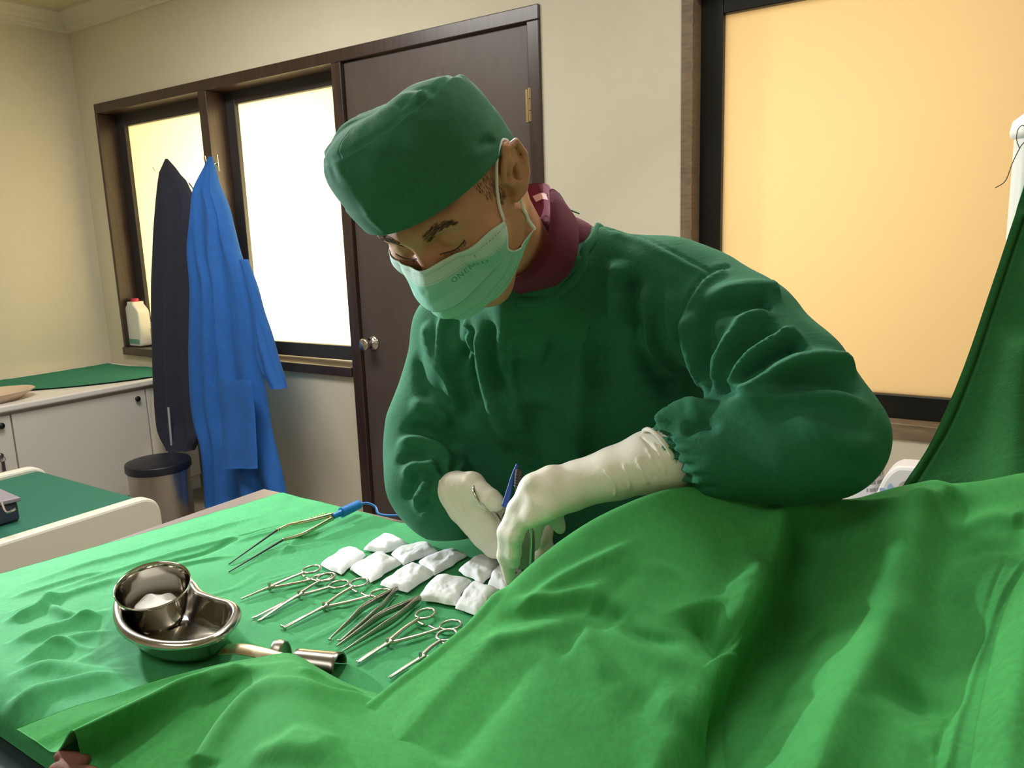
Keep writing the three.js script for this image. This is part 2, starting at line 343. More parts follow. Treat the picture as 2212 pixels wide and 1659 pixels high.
// cornice: stepped profile run along the back and left walls
{
  const prof = [[0, 0], [0.085, 0], [0.085, -0.014], [0.07, -0.02], [0.055, -0.032], [0.045, -0.05], [0.032, -0.058], [0.03, -0.072], [0.014, -0.08], [0.014, -0.1], [0, -0.1]];
  const run = (len) => plate(prof, len);
  const gb = run(ROOM.x1 - ROOM.x0); gb.applyMatrix4(new THREE.Matrix4().makeBasis(new V3(0, 0, 1), new V3(0, 1, 0), new V3(1, 0, 0)).setPosition(ROOM.x0, CEIL, 0));
  const gl = run(ROOM.z1); gl.applyMatrix4(new THREE.Matrix4().makeBasis(new V3(1, 0, 0), new V3(0, 1, 0), new V3(0, 0, 1)).setPosition(ROOM.x0, CEIL, 0));
  const m = mat('#dcd5c4', 0.6);
  for (const [g, n] of [[gb, 'trim_1'], [gl, 'trim_2']]) { const i = g.index ? g.toNonIndexed() : g; i.computeVertexNormals(); const me = struct(n, i, m, n === 'trim_1' ? 'stepped white cornice along the back wall' : 'stepped white cornice along the left wall', 'cornice'); m.side = THREE.DoubleSide; me.material = m; }
}
// window-and-door unit in the back wall
const FR = { top: 2.14, head: 2.09, sill: 0.725, front: 0.012, back: -0.14 };
function glassPane(x0, x1, y0, y1, z, m) { return box(x0, x1, y0, y1, z - 0.003, z + 0.003); }
const frost = new THREE.MeshPhysicalMaterial({ color: new THREE.Color(0.95, 0.90, 0.72), roughness: 1, transmission: 0.85, thickness: 0, side: THREE.DoubleSide, specularIntensity: 0.2 });
const frostWarm = new THREE.MeshPhysicalMaterial({ color: new THREE.Color(0.95, 0.83, 0.63), roughness: 1, transmission: 0.85, thickness: 0, side: THREE.DoubleSide, specularIntensity: 0.2 });
function windowUnit(name, label, x0, x1, y0, y1, sashW, zs, sash, pane) {
  const g = new THREE.Group(); g.name = name; g.userData.kind = 'structure'; tag(g, label, 'window'); scene.add(g);
  for (const [a, b, c, d] of [[x0, x0 + sashW, y0, y1], [x1 - sashW, x1, y0, y1]]) part('sash_stile', box(a, b, c, d, zs - 0.02, zs + 0.02, 0.004), sash, g);
  for (const [a, b, c, d] of [[x0 + sashW, x1 - sashW, y1 - sashW, y1], [x0 + sashW, x1 - sashW, y0, y0 + sashW]]) part('sash_rail', box(a, b, c, d, zs - 0.02, zs + 0.02, 0.004), sash, g);
  part('pane', glassPane(x0 + sashW, x1 - sashW, y0 + sashW, y1 - sashW, zs - 0.006), pane, g, 'frosted glowing pane');
  return g;
}
windowUnit('window_1', 'narrow backlit frosted window nearest the room corner', -4.5, -3.565, 0.762, 2.1, 0.075, -0.12, sashMat, frost);
windowUnit('window_2', 'bright backlit frosted window beside the brown door', -3.505, -2.62, 0.775, 2.1, 0.07, -0.12, sashMat, frost);
windowUnit('window_3', 'large amber frosted window in a black frame', -1.0, 0.03, 0.742, 2.085, 0.075, -0.085, blackAlu, frostWarm);
{
  const g = new THREE.Group(); g.name = 'door_1'; g.userData.kind = 'structure'; tag(g, 'dark brown flush door with steel knob', 'door'); scene.add(g);
  part('door_leaf', box(-2.565, -1.624, 0.008, 2.088, -0.05, -0.008, 0.003), doorMat, g);
  const steel = mat('#cfcac0', 0.16, { metalness: 1 });
  const rose = lathe([[0, 0], [0.034, 0], [0.034, 0.004], [0.028, 0.011], [0.014, 0.015], [0.0125, 0.034], [0.02, 0.04], [0.027, 0.05], [0.028, 0.062], [0.022, 0.07], [0, 0.072]], 40);
  rose.rotateX(Math.PI / 2); rose.translate(-2.5, 0.885, -0.008); part('door_knob', rose, steel, g, 'round polished steel door knob');
  const brass = mat('#a08a62', 0.35, { metalness: 0.9 });
  for (const y of [1.805, 0.35]) { const h = merge([0, 1, 2].map(k => new THREE.CylinderGeometry(0.0095, 0.0095, 0.037, 14).translate(-1.618, y + (k - 1) * 0.04, 0.006)).concat([box(-1.645, -1.62, y - 0.058, y + 0.058, -0.009, -0.005)])); part('hinge', h, brass, g, 'worn brass butt hinge'); }
}
{
  const g = new THREE.Group(); g.name = 'trim_3'; g.userData.kind = 'structure'; tag(g, 'dark brown wooden frame round the door and two windows', 'frame'); scene.add(g);
  const b = FR.back, f = FR.front;
  part('head_rail', box(-4.52, -1.57, 2.09, 2.142, b, f, 0.004), woodBrown, g);
  part('post', box(-4.52, -4.498, 0.765, 2.09, b, f, 0.003), woodBrown, g);
  part('post', box(-3.567, -3.503, 0.765, 2.09, b, f, 0.004), woodBrown, g);
  part('post', box(-2.625, -2.567, 0, 2.09, b, f, 0.004), woodBrown, g);
  part('post', box(-1.622, -1.57, 0, 2.09, b, f, 0.004), woodBrown, g);
  part('sill_rail', box(-4.52, -2.625, 0.722, 0.768, b, f + 0.012, 0.006), woodBrown, g);
  const g2 = new THREE.Group(); g2.name = 'trim_4'; g2.userData.kind = 'structure'; tag(g2, 'wood-grained lining round the amber window', 'frame'); scene.add(g2);
  part('lining_board', box(-1.037, -0.998, 0.7, 2.1, b, 0.006, 0.002), teak, g2);
  part('lining_board', box(0.028, 0.065, 0.7, 2.1, b, 0.006, 0.002), teak, g2);
  part('sill_board', box(-1.0, 0.03, 0.696, 0.744, b, 0.006, 0.002), teak, g2);
  part('head_board', box(-1.0, 0.03, 2.083, 2.104, b, 0.006, 0.002), teak, g2);
}
// unseen lamps in the corridor, placed to light the frosted panes from behind
function corridorLamp(x, y, z, color, intensity, label) {
  const g = thing('corridor_lamp', label, 'lamp', [x, y, z]);
  const bulb = new THREE.SphereGeometry(0.06, 24, 16);
  part('lamp_globe', bulb, new THREE.MeshStandardMaterial({ color: 0xffffff, emissive: color, emissiveIntensity: 2 }), g);
  part('lamp_base', lathe([[0, 0.055], [0.035, 0.055], [0.04, 0.075], [0.05, 0.11], [0, 0.11]], 24), mat('#888888', 0.4), g);
  part('lamp_rod', new THREE.CylinderGeometry(0.008, 0.008, CEIL - y - 0.1, 10).translate(0, (CEIL - y - 0.1) / 2 + 0.1, 0), mat('#888888', 0.4), g);
  const l = new THREE.PointLight(color, intensity, 0, 2); l.castShadow = true; l.shadow.radius = 3; g.add(l); return g;
}
corridorLamp(-3.25, 1.3, -0.75, new THREE.Color(1, 0.92, 0.74), 13, 'unseen globe lamp in the corridor lighting the left windows');
corridorLamp(-0.75, 1.55, -1.05, new THREE.Color(1, 0.88, 0.68), 1.75, 'unseen globe lamp in the corridor lighting the amber window');
// ceiling panels, operating lamp, side lamp: unseen fittings of the lights above
const glow = new THREE.MeshStandardMaterial({ color: 0xffffff, emissive: new THREE.Color(1, 0.96, 0.88), emissiveIntensity: 1.5 });
for (const [P, l] of [[PANEL, 'long white ceiling light panel out of view over the trolley bed'], [PANEL2, 'square white ceiling light panel out of view near the amber window'], [PANEL3, 'long white ceiling panel added behind the camera as front fill']]) {
  const g = thing('ceiling_light', l, 'lamp', [P.x, CEIL, P.z]);
  part('lamp_housing', box(-P.w / 2 - 0.03, P.w / 2 + 0.03, -0.03, 0, -P.d / 2 - 0.03, P.d / 2 + 0.03, 0.006), mat('#e8e8e4', 0.5), g);
  part('lamp_diffuser', box(-P.w / 2, P.w / 2, -0.033, -0.03, -P.d / 2, P.d / 2), glow, g);
}
{
  const g = thing('operating_lamp', 'round white operating lamp out of view, lighting the table from above', 'lamp', OPLAMP.toArray());
  const dir = OPAIM.clone().sub(OPLAMP).normalize(), q = new THREE.Quaternion().setFromUnitVectors(new V3(0, -1, 0), dir);
  const head = lathe([[0, 0.14], [0.06, 0.13], [0.16, 0.08], [0.2, 0.02], [0.2, 0.006], [0.19, 0.006], [0.19, 0.02], [0, 0.02]], 48).applyQuaternion(q);
  part('lamp_head', head, mat('#e6e6e2', 0.4), g);
  part('lamp_lens', new THREE.CylinderGeometry(0.185, 0.185, 0.004, 48).translate(0, 0.014, 0).applyQuaternion(q), glow, g);
  part('lamp_arm', tube([[0, 0.1, 0], [-0.05, 0.2, 0.05], [-0.05, 0.3, 0.05], [-0.05, CEIL - OPLAMP.y, 0.05]], 0.016, 30, 10), mat('#dcdcd8', 0.35), g);
}
{
  const g = thing('examination_lamp', 'gooseneck lamp out of view at left, lighting the table sideways', 'lamp', [GOOSE.x, 0, GOOSE.z]);
  const dir = GOOSEAIM.clone().sub(GOOSE).normalize(), q = new THREE.Quaternion().setFromUnitVectors(new V3(0, 0, 1), dir), T = new THREE.Matrix4().compose(new V3(0, GOOSE.y, 0), q, new V3(1, 1, 1));
  part('lamp_shade', lathe([[0.02, -0.1], [0.03, -0.1], [0.042, -0.06], [0.05, 0.0], [0.047, 0.0], [0.038, -0.058], [0.02, -0.09]], 32).rotateX(Math.PI / 2).applyMatrix4(T), mat('#d8d8d8', 0.4), g);
  part('lamp_bulb', new THREE.SphereGeometry(0.03, 20, 14).applyMatrix4(T), new THREE.MeshStandardMaterial({ color: 0xffffff, emissive: new THREE.Color(0.9, 0.95, 1), emissiveIntensity: 3 }), g);
  const e = new V3(0, 0, -0.1).applyMatrix4(T);
  part('lamp_neck', tube([[0, 0, 0.3], [0, 0.5, 0.3], [0, 0.9, 0.3], [-0.02, 1.15, 0.28], [-0.12, e.y + 0.05, 0.14], [e.x, e.y, e.z]], 0.009, 60, 10), mat('#b0b0b0', 0.3, { metalness: 0.8 }), g);
  part('lamp_base', new THREE.CylinderGeometry(0.14, 0.15, 0.03, 36).translate(0, 0.015, 0.3), mat('#c8c8c8', 0.4), g);
}

// ---------------------------------------------------------------- things along the walls
const white = mat('#e6e4de', 0.4), offWhite = mat('#d9d6cf', 0.5);
// base cabinets under a white worktop, along the left wall
const CT = 0.665, CX = -3.87;
{
  const knobM = mat('#15151a', 0.35), doorM = mat('#d5d1ca', 0.5), bodyM = mat('#c9c5bd', 0.6);
  const zs = [0.02, 0.29, 0.945, 1.6], labels = ['narrow white base cabinet next to the hanging coats', 'white base cabinet with one black knob, middle of the row', 'white base cabinet with key lock, nearest the bed'];
  for (let i = 0; i < 3; i++) {
    const g = thing('base_cabinet', labels[i], 'cabinet', [0, 0, 0], 'white base cabinets');
    part('cabinet_body', box(ROOM.x0 + 0.005, CX - 0.02, 0.0, CT - 0.034, zs[i], zs[i + 1]), bodyM, g);
    const d = part('door', box(CX - 0.02, CX, 0.08, CT - 0.05, zs[i] + 0.003, zs[i + 1] - 0.003, 0.004), doorM, g);
    const kz = [0.24, zs[i + 1] - 0.05, zs[i] + 0.05][i];
    if (i) { const k = lathe([[0, 0.022], [0.012, 0.02], [0.015, 0.014], [0.009, 0.006], [0.008, 0]], 20).rotateZ(-Math.PI / 2).translate(CX, 0.575, i === 1 ? 0.345 : kz); part('knob', k, knobM, d, 'small black round knob'); }
    if (i === 2) {
      const lk = part('lock', lathe([[0, 0.012], [0.012, 0.01], [0.013, 0]], 20).rotateZ(-Math.PI / 2).translate(CX, 0.44, kz + 0.02), mat('#77747a', 0.3, { metalness: 0.8 }), d);
      const ring = new THREE.TorusGeometry(0.012, 0.0012, 8, 20).rotateY(Math.PI / 2).translate(CX + 0.02, 0.425, kz + 0.02);
      const key = box(CX + 0.016, CX + 0.0185, 0.37, 0.415, kz + 0.012, kz + 0.026, 0.001);
      part('key', merge([ring, key, new THREE.CylinderGeometry(0.002, 0.002, 0.02, 8).rotateZ(Math.PI / 2).translate(CX + 0.012, 0.44, kz + 0.02)]), mat('#5a585e', 0.3, { metalness: 0.8 }), lk);
    }
  }
  solo('worktop', box(ROOM.x0 + 0.004, CX + 0.025, CT - 0.032, CT, 0.004, 1.62, 0.01), mat('#e2ded8', 0.35), 'white worktop with rounded edge over the base cabinets', 'worktop');
  // green cloth laid on the worktop
  const c = [];
  for (const z of [0.06, 0.3, 0.55, 0.8]) { const r = []; for (let i = 0; i <= 6; i++) { const x = lerp(-4.62, CX - 0.02 - (z > 0.7 ? 0.3 : z > 0.4 ? 0.1 : 0), i / 6); r.push(new V3(x, CT + 0.004 + 0.006 * Math.abs(noise3(x * 6, z * 6, 3)), z + 0.03 * noise3(x * 4, z, 7))); } c.push(r); }
  const g = sheet(c, 60, 50); flipUp(g); const f = new Folds(g); f.each((x, y, z) => Math.max(0, 0.004 * fbm(x * 9, z * 14, 2))); f.apply();
  solo('cloth', thicken(g, 0.0015), fabric('#1f7d63', 0.9, 8), 'green cloth spread on the worktop below the corner window', 'cloth');
  // shallow beige basin on the worktop
  const b = thing('basin', 'beige shallow oval basin at the left edge of the worktop', 'basin', [-4.02, CT, 1.02]);
  const rim = lathe([[0, 0.006], [0.13, 0.006], [0.17, 0.03], [0.185, 0.042], [0.2, 0.045], [0.205, 0.04], [0.19, 0.03], [0.15, 0.0], [0, 0.0]], 48).scale(0.72, 1, 1.25);
  part('bowl', rim, mat('#d8bfa6', 0.4), b);
}
function flipUp(g) { g.computeVertexNormals(); let s = 0; const n = g.attributes.normal; for (let i = 0; i < n.count; i++) s += n.getY(i); if (s < 0) flipGeo(g); return g; }
// containers standing on the window ledge
{
  const o = onPlane(304, 742, 'z', -0.055);
  const g = thing('jug', 'white plastic jug with red cap on the window ledge', 'bottle', [o.x, 0.779, -0.052]);
  const prof = new THREE.Shape(); prof.moveTo(-0.058, 0); prof.lineTo(0.058, 0); prof.quadraticCurveTo(0.064, 0, 0.065, 0.01); prof.lineTo(0.068, 0.185); prof.quadraticCurveTo(0.067, 0.2, 0.05, 0.212); prof.lineTo(0.022, 0.236); prof.lineTo(0.022, 0.246); prof.lineTo(-0.022, 0.246); prof.lineTo(-0.022, 0.236); prof.lineTo(-0.05, 0.212); prof.quadraticCurveTo(-0.067, 0.2, -0.068, 0.185); prof.lineTo(-0.065, 0.01); prof.quadraticCurveTo(-0.064, 0, -0.058, 0);
  part('jug_body', plate(prof, 0.075, 0.008).translate(0, 0, -0.0375), mat('#e4e4dc', 0.4), g);
  part('cap', merge([new THREE.CylinderGeometry(0.021, 0.022, 0.026, 24).translate(0, 0.259, 0)]), mat('#d23a54', 0.4), g, 'red screw cap');
  part('label', box(-0.064, 0.06, 0.006, 0.036, 0.0375, 0.0388, 0.0006), mat('#6fa596', 0.6), g, 'pale green label strip');
  const p = onPlane(334, 742, 'z', -0.05);
  const j = thing('jar', 'small jar with white lid beside the jug on the ledge', 'bottle', [p.x + 0.035, 0.77, -0.05]);
  part('jar_body', lathe([[0, 0], [0.03, 0], [0.033, 0.006], [0.033, 0.11], [0.026, 0.125], [0, 0.125]], 28), mat('#d6c89a', 0.35), j);
  part('lid', new THREE.CylinderGeometry(0.03, 0.03, 0.022, 28).translate(0, 0.136, 0), white, j);
}
// garments on hooks: closed lofts between their left and right outlines
function garment(rows, zOf, thick, nu, pleats, seedZ) {
  const S = [];
  for (const [y, l, r] of rows) S.push([y, l, r]);
  const nv = 90, pos = [], uv = [], idx = [];
  const ev = t => { const s = t * (S.length - 1), i = clamp(Math.floor(s), 0, S.length - 2), f = s - i, g = k => S[clamp(k, 0, S.length - 1)]; return [0, 1, 2].map(c => cr(g(i - 1)[c], g(i)[c], g(i + 1)[c], g(i + 2)[c], f)); };
  for (let j = 0; j <= nv; j++) {
    const t = j / nv, [py, l, r] = ev(t), z = zOf(t), A = onPlane(l, py, 'z', z), B = onPlane(r, py, 'z', z);
    for (let i = 0; i <= nu; i++) {
      const a = i / nu * 2 * Math.PI, c = Math.cos(a), s = Math.sin(a), p = A.clone().lerp(B, 0.5 - 0.5 * c);
      const w = A.distanceTo(B), fold = pleats(0.5 - 0.5 * c, t);
      p.z += Math.sign(s) * Math.pow(Math.abs(s), 0.6) * Math.min(thick, w * 0.35) * (s > 0 ? 1 : 0.35) + (s > 0 ? fold * Math.abs(s) * Math.min(1, w / 0.2) : 0);
      p.x += 0.006 * noise3(p.x * 20, p.y * 6, seedZ) * Math.min(1, w / 0.1);
      pos.push(p.x, p.y, p.z); uv.push(i / nu * 1.2, p.y);
    }
  }
  for (let j = 0; j < nv; j++) for (let i = 0; i < nu; i++) { const q = j * (nu + 1) + i; idx.push(q, q + nu + 1, q + 1, q + 1, q + nu + 1, q + nu + 2); }
  const g = new THREE.BufferGeometry(); g.setAttribute('position', new THREE.Float32BufferAttribute(pos, 3)); g.setAttribute('uv', new THREE.Float32BufferAttribute(uv, 2)); g.setIndex(idx); g.computeVertexNormals(); return g;
}
const hookMetal = mat('#c9c6c0', 0.2, { metalness: 1 });
{
  const blue = fabric('#1c5fb0', 0.85, 6), navy = fabric('#23263a', 0.9, 6);
  const pleat = (k, ph, a) => (u, t) => a * (0.25 + t) * Math.sin(u * k * 6.283 + ph + 2 * noise3(u * 3, t * 4, 1)) + 0.4 * a * noise3(u * 14, t * 5, ph);
  const cz = (a, b) => t => lerp(a, b, t);
  const coat = thing('coat', 'dark navy coat hanging in front of the corner window', 'coat');
  part('coat_body', garment([[343, 358, 362], [370, 354, 384], [405, 348, 408], [450, 342, 424], [520, 337, 430], [650, 334, 436], [800, 336, 440], [900, 344, 440], [940, 352, 434], [972, 368, 420]], cz(0.07, 0.315), 0.045, 72, pleat(2.3, 1, 0.012), 3), navy, coat);
  const em = at(386, 489, 1).sub(eye); const ep = onPlane(386, 489, 'z', 0.175);
  part('emblem', plate([[0, 0.024], [0.012, 0], [0, -0.024], [-0.012, 0]], 0.003, 0.0005).translate(ep.x, ep.y, ep.z), mat('#b9bcc4', 0.6), coat, 'small pale diamond patch');
  const zipA = onPlane(364, 880, 'z', 0.345), zipB = onPlane(371, 962, 'z', 0.352);
  part('zipper', tube([zipA, zipA.clone().lerp(zipB, 0.5), zipB], 0.006, 12, 6), mat('#c7cad6', 0.4, { metalness: 0.6 }), coat, 'pale zip at the hem');
  const k1 = onPlane(364, 380, 'z', -0.113);
  const hk = thing('suction_hook', 'clear suction hook on the corner window holding the navy coat', 'hook', [k1.x, k1.y, -0.123]);
  part('cup', lathe([[0, 0.012], [0.012, 0.01], [0.028, 0.0], [0, 0]], 24).rotateX(Math.PI / 2), mat('#d8d8d0', 0.2), hk);
  part('hook_arm', tube([[0, 0, 0.01], [0.05, 0.004, 0.08], [0.09, 0.01, 0.14], [0.1, 0.03, 0.16]], 0.003, 24, 8), mat('#d8d8d0', 0.2), hk);
  const gown = thing('hanging_gown', 'bright blue gown hanging from the mullion hook', 'gown');
  part('gown_body', garment([[338, 452, 458], [365, 445, 466], [405, 433, 477], [460, 424, 497], [540, 415, 517], [620, 420, 540], [720, 418, 556], [820, 418, 570], [900, 424, 582], [960, 440, 594], [1030, 449, 610], [1092, 452, 624]], cz(0.1, 0.39), 0.06, 110, pleat(3.4, 0.4, 0.02), 9), blue, gown);
  const flap = garment([[820, 470, 540], [900, 478, 552], [960, 480, 556], [1012, 478, 557]], cz(0.40, 0.475), 0.006, 40, (u, t) => 0.004 * Math.sin(u * 9), 4);
  part('front_flap', flap, blue, gown);
  part('sleeve', garment([[560, 520, 535], [620, 536, 556], [700, 552, 580], [780, 566, 604], [838, 590, 620]], cz(0.23, 0.305), 0.04, 48, pleat(1.5, 2, 0.012), 5), blue, gown, 'empty sleeve hanging down');
  part('shoulder_flap', garment([[455, 424, 446], [500, 412, 444], [540, 418, 440], [560, 424, 434]], cz(0.19, 0.22), 0.03, 40, pleat(1.2, 2, 0.008), 6), blue, gown);
  const tie = [onPlane(408, 395, 'z', 0.12), onPlane(420, 412, 'z', 0.12), onPlane(431, 432, 'z', 0.12)];
  part('tie_cord', tube(tie, 0.004, 16, 6), mat('#6d7280', 0.6), gown);
  const h2 = onPlane(466, 352, 'z', 0.02);
  const hm = thing('coat_hook', 'small metal coat hook on the window mullion', 'hook', [h2.x, h2.y, 0]);
  part('hook_plate', box(-0.014, 0.014, -0.04, 0.04, 0.012, 0.018, 0.002), hookMetal, hm);
  part('hook_arm', tube([[0, 0.0, 0.018], [0.0, -0.012, 0.05], [0, 0.004, 0.075], [0, 0.03, 0.08]], 0.006, 24, 10), hookMetal, hm);
}
// pedal bin
{
  const g = thing('pedal_bin', 'steel pedal bin with black lid under the coats', 'bin', [-3.42, 0, 0.535]);
  part('bin_body', lathe([[0, 0.015], [0.132, 0.015], [0.135, 0.02], [0.137, 0.315], [0.128, 0.315], [0, 0.31]], 56), mat('#b9b2ac', 0.3, { metalness: 0.95 }), g);
  part('lid', lathe([[0.142, 0.312], [0.146, 0.318], [0.146, 0.345], [0.142, 0.352], [0.1, 0.362], [0, 0.366]], 56), mat('#191c28', 0.4), g);
  part('foot_ring', lathe([[0, 0], [0.138, 0], [0.14, 0.016], [0, 0.016]], 48), mat('#14161e', 0.5), g);
  part('pedal', box(-0.03, 0.03, 0.01, 0.022, 0.135, 0.175, 0.004), mat('#14161e', 0.5), g);
}
// trolley bed
{
  const BX0 = -2.84, BX1 = -2.17, BZ0 = 1.3, BZ1 = 3.1, T = 0.61;
  const g = thing('trolley_bed', 'white-framed trolley bed with green mattress behind the table', 'bed');
  const cream = mat('#dedbcd', 0.42);
  for (const x of [BX0, BX1]) {
    const sh = new THREE.Shape(); const z0 = BZ0, z1 = BZ1; sh.moveTo(z0, 0.06); sh.lineTo(z0, T - 0.05); sh.quadraticCurveTo(z0 + 0.002, T, z0 + 0.055, T); sh.lineTo(z1 - 0.055, T); sh.quadraticCurveTo(z1, T, z1, T - 0.05); sh.lineTo(z1, 0.06); sh.lineTo(z1 - 0.06, 0.06); sh.lineTo(z1 - 0.06, T - 0.088); sh.lineTo(z0 + 0.06, T - 0.088); sh.lineTo(z0 + 0.06, 0.06); sh.closePath();
    part('side_frame', plate(sh, 0.045, 0.008).applyMatrix4(new THREE.Matrix4().makeBasis(new V3(0, 0, 1), new V3(0, 1, 0), new V3(-1, 0, 0)).setPosition(x + 0.022, 0, 0)), cream, g);
  }
  for (const z of [BZ0 + 0.03, BZ1 - 0.03]) part('cross_rail', box(BX0, BX1, 0.36, 0.42, z - 0.02, z + 0.02, 0.006), cream, g);
  part('bed_deck', box(BX0 + 0.022, BX1 - 0.022, 0.44, 0.5, BZ0 + 0.01, BZ1 - 0.01, 0.006), mat('#bdbdb8', 0.5), g);
  part('mattress', new RoundedBoxGeometry(BX1 - BX0 - 0.05, 0.11, BZ1 - BZ0 - 0.03, 4, 0.03).translate((BX0 + BX1) / 2, 0.555, (BZ0 + BZ1) / 2), fabric('#1d6b55', 0.75, 8), g, 'green mattress');
  for (const [x, z] of [[BX0, BZ0 + 0.03], [BX1, BZ0 + 0.03], [BX0, BZ1 - 0.03], [BX1, BZ1 - 0.03]]) part('castor', new THREE.CylinderGeometry(0.03, 0.03, 0.024, 20).rotateZ(Math.PI / 2).translate(x, 0.03, z), mat('#2a2a2c', 0.5), g);
  // grey clamp lying on the mattress, cut by the picture's edge
  const p = onPlane(-10, 1122, 'y', 0.625);
  const c = thing('clamp', 'grey clamp with a bright wire tip on the bed mattress', 'clamp', [p.x, 0.612, p.z]);
  part('clamp_body', box(-0.07, 0.03, 0.0, 0.055, -0.05, 0.05, 0.008), mat('#2c3348', 0.5), c);
  part('clamp_plate', plate([[-0.1, 0.06], [0.04, 0.05], [0.02, -0.05], [-0.1, -0.06]], 0.012, 0.003).rotateX(-Math.PI / 2).translate(0, 0.056, 0), mat('#8d8794', 0.4), c);
  const tip = onPlane(22, 1108, 'y', 0.68).sub(new V3(p.x, 0.61, p.z));
  part('wire_tip', tube([[0.03, 0.064, -0.01], [tip.x * 0.6 + 0.01, 0.062, tip.z * 0.6], [tip.x * 0.9, 0.066, tip.z * 0.9], [tip.x + 0.01, 0.078, tip.z - 0.012]], 0.003, 20, 8), mat('#ece6dc', 0.15, { metalness: 0.9 }), c);
}
// bottles below the amber window, on a low shelf
{
  const Y = 0.42;
  const s = thing('side_shelf', 'low white shelf unit below the amber window', 'shelf', [-0.32, 0, 0.17]);
  part('shelf_board', box(-0.55, 0.55, Y - 0.025, Y, -0.15, 0.15, 0.004), white, s);
  for (const x of [-0.53, 0.53]) part('side_panel', box(x - 0.012, x + 0.012, 0, Y - 0.025, -0.15, 0.15), white, s);
  const q1 = onPlane(1868, 1000, 'z', 0.18);
  const b = thing('dispenser_bottle', 'tall white bottle with printed label beside the elbow', 'bottle', [-0.412, Y, 0.17]);
  part('bottle_body', lathe([[0, 0], [0.058, 0], [0.062, 0.006], [0.062, 0.285], [0.054, 0.3], [0.022, 0.31], [0.02, 0.32], [0, 0.32]], 44), mat('#e9e8ea', 0.35), b);
  part('pump_cap', lathe([[0.02, 0.32], [0.024, 0.32], [0.024, 0.35], [0.008, 0.355], [0.007, 0.375], [0, 0.375]], 28), white, b);
  const lt = tex(128, 128, (u, v) => { const line = (v > 0.2 && v < 0.72 && Math.floor(v * 14) % 2 === 0 && noise3(u * 30, Math.floor(v * 14), 2) > -0.25 && u > 0.2 && u < 0.8); const bar = v > 0.76 && v < 0.84 || v > 0.9 && v < 0.94; return bar ? [0.45, 0.5, 0.78] : line ? [0.62, 0.62, 0.66] : [0.9, 0.9, 0.92]; }, true);
  part('label', new THREE.CylinderGeometry(0.0625, 0.0625, 0.15, 40, 1, true, 0.1, 1.6).translate(0, 0.2, 0), new THREE.MeshStandardMaterial({ map: lt, roughness: 0.5, side: THREE.DoubleSide }), b, 'white label with fine grey print and blue bars');
  const q2 = onPlane(1930, 1020, 'z', 0.26);
  const k = thing('jerrycan', 'white jug with a handle hole and blue flower print', 'bottle', [-0.29, Y + 0.0105, 0.262]);
  const sh = new THREE.Shape(); sh.moveTo(-0.07, 0); sh.lineTo(0.09, 0); sh.lineTo(0.09, 0.2); sh.quadraticCurveTo(0.088, 0.255, 0.05, 0.262); sh.lineTo(0.0, 0.258); sh.quadraticCurveTo(-0.02, 0.25, -0.035, 0.215); sh.lineTo(-0.075, 0.1); sh.lineTo(-0.075, 0.01); sh.closePath();
  const hole = new THREE.Path(); hole.absellipse(0.024, 0.222, 0.03, 0.013, 0, Math.PI * 2, false, 0.45); sh.holes.push(hole);
  part('jug_body', plate(sh, 0.09, 0.01).translate(0, 0, -0.045), mat('#eae8ea', 0.4), k);
  const pet = []; for (let i = 0; i < 5; i++) { const a = i / 5 * 6.283 + 0.3; pet.push(new THREE.CircleGeometry(0.013, 14).scale(1, 0.55, 1).rotateZ(a).translate(Math.cos(a) * 0.015 - 0.022, Math.sin(a) * 0.015 + 0.19, 0.0462)); }
  part('flower_print', merge(pet), mat('#9fc0e4', 0.6), k, 'pale blue printed flower');
}

// ---------------------------------------------------------------- instrument table
const TY = 0.868;                                    // height of the cloth on the table
const tp = (px, py, h = 0) => onPlane(px, py, 'y', TY + h);
{
  const g = thing('instrument_table', 'grey-brown laminate table under the green instrument drape', 'table');
  const top = mat('#6b5f58', 0.4);
  part('tabletop', box(-1.265, -0.33, 0.832, 0.862, 1.59, 2.205, 0.006), top, g);
  for (const [x, z] of [[-1.2, 1.65], [-0.39, 1.65], [-1.2, 2.13], [-0.39, 2.13]]) part('leg', box(x - 0.02, x + 0.02, 0, 0.834, z - 0.02, z + 0.02, 0.004), mat('#8b8b8b', 0.35, { metalness: 0.6 }), g);
  part('apron', merge([box(-1.2, -0.39, 0.76, 0.834, 1.64, 1.66), box(-1.2, -0.39, 0.76, 0.834, 2.12, 2.14), box(-1.21, -1.19, 0.76, 0.834, 1.66, 2.12), box(-0.4, -0.38, 0.76, 0.834, 1.66, 2.12)]), mat('#5a504b', 0.5), g);
}
const greenDrape = fabric('#3b9a5c', 0.9, 9, 0.00025, { sheen: 0.1, sheenColor: new THREE.Color(0.25, 0.8, 0.4), sheenRoughness: 0.7 });
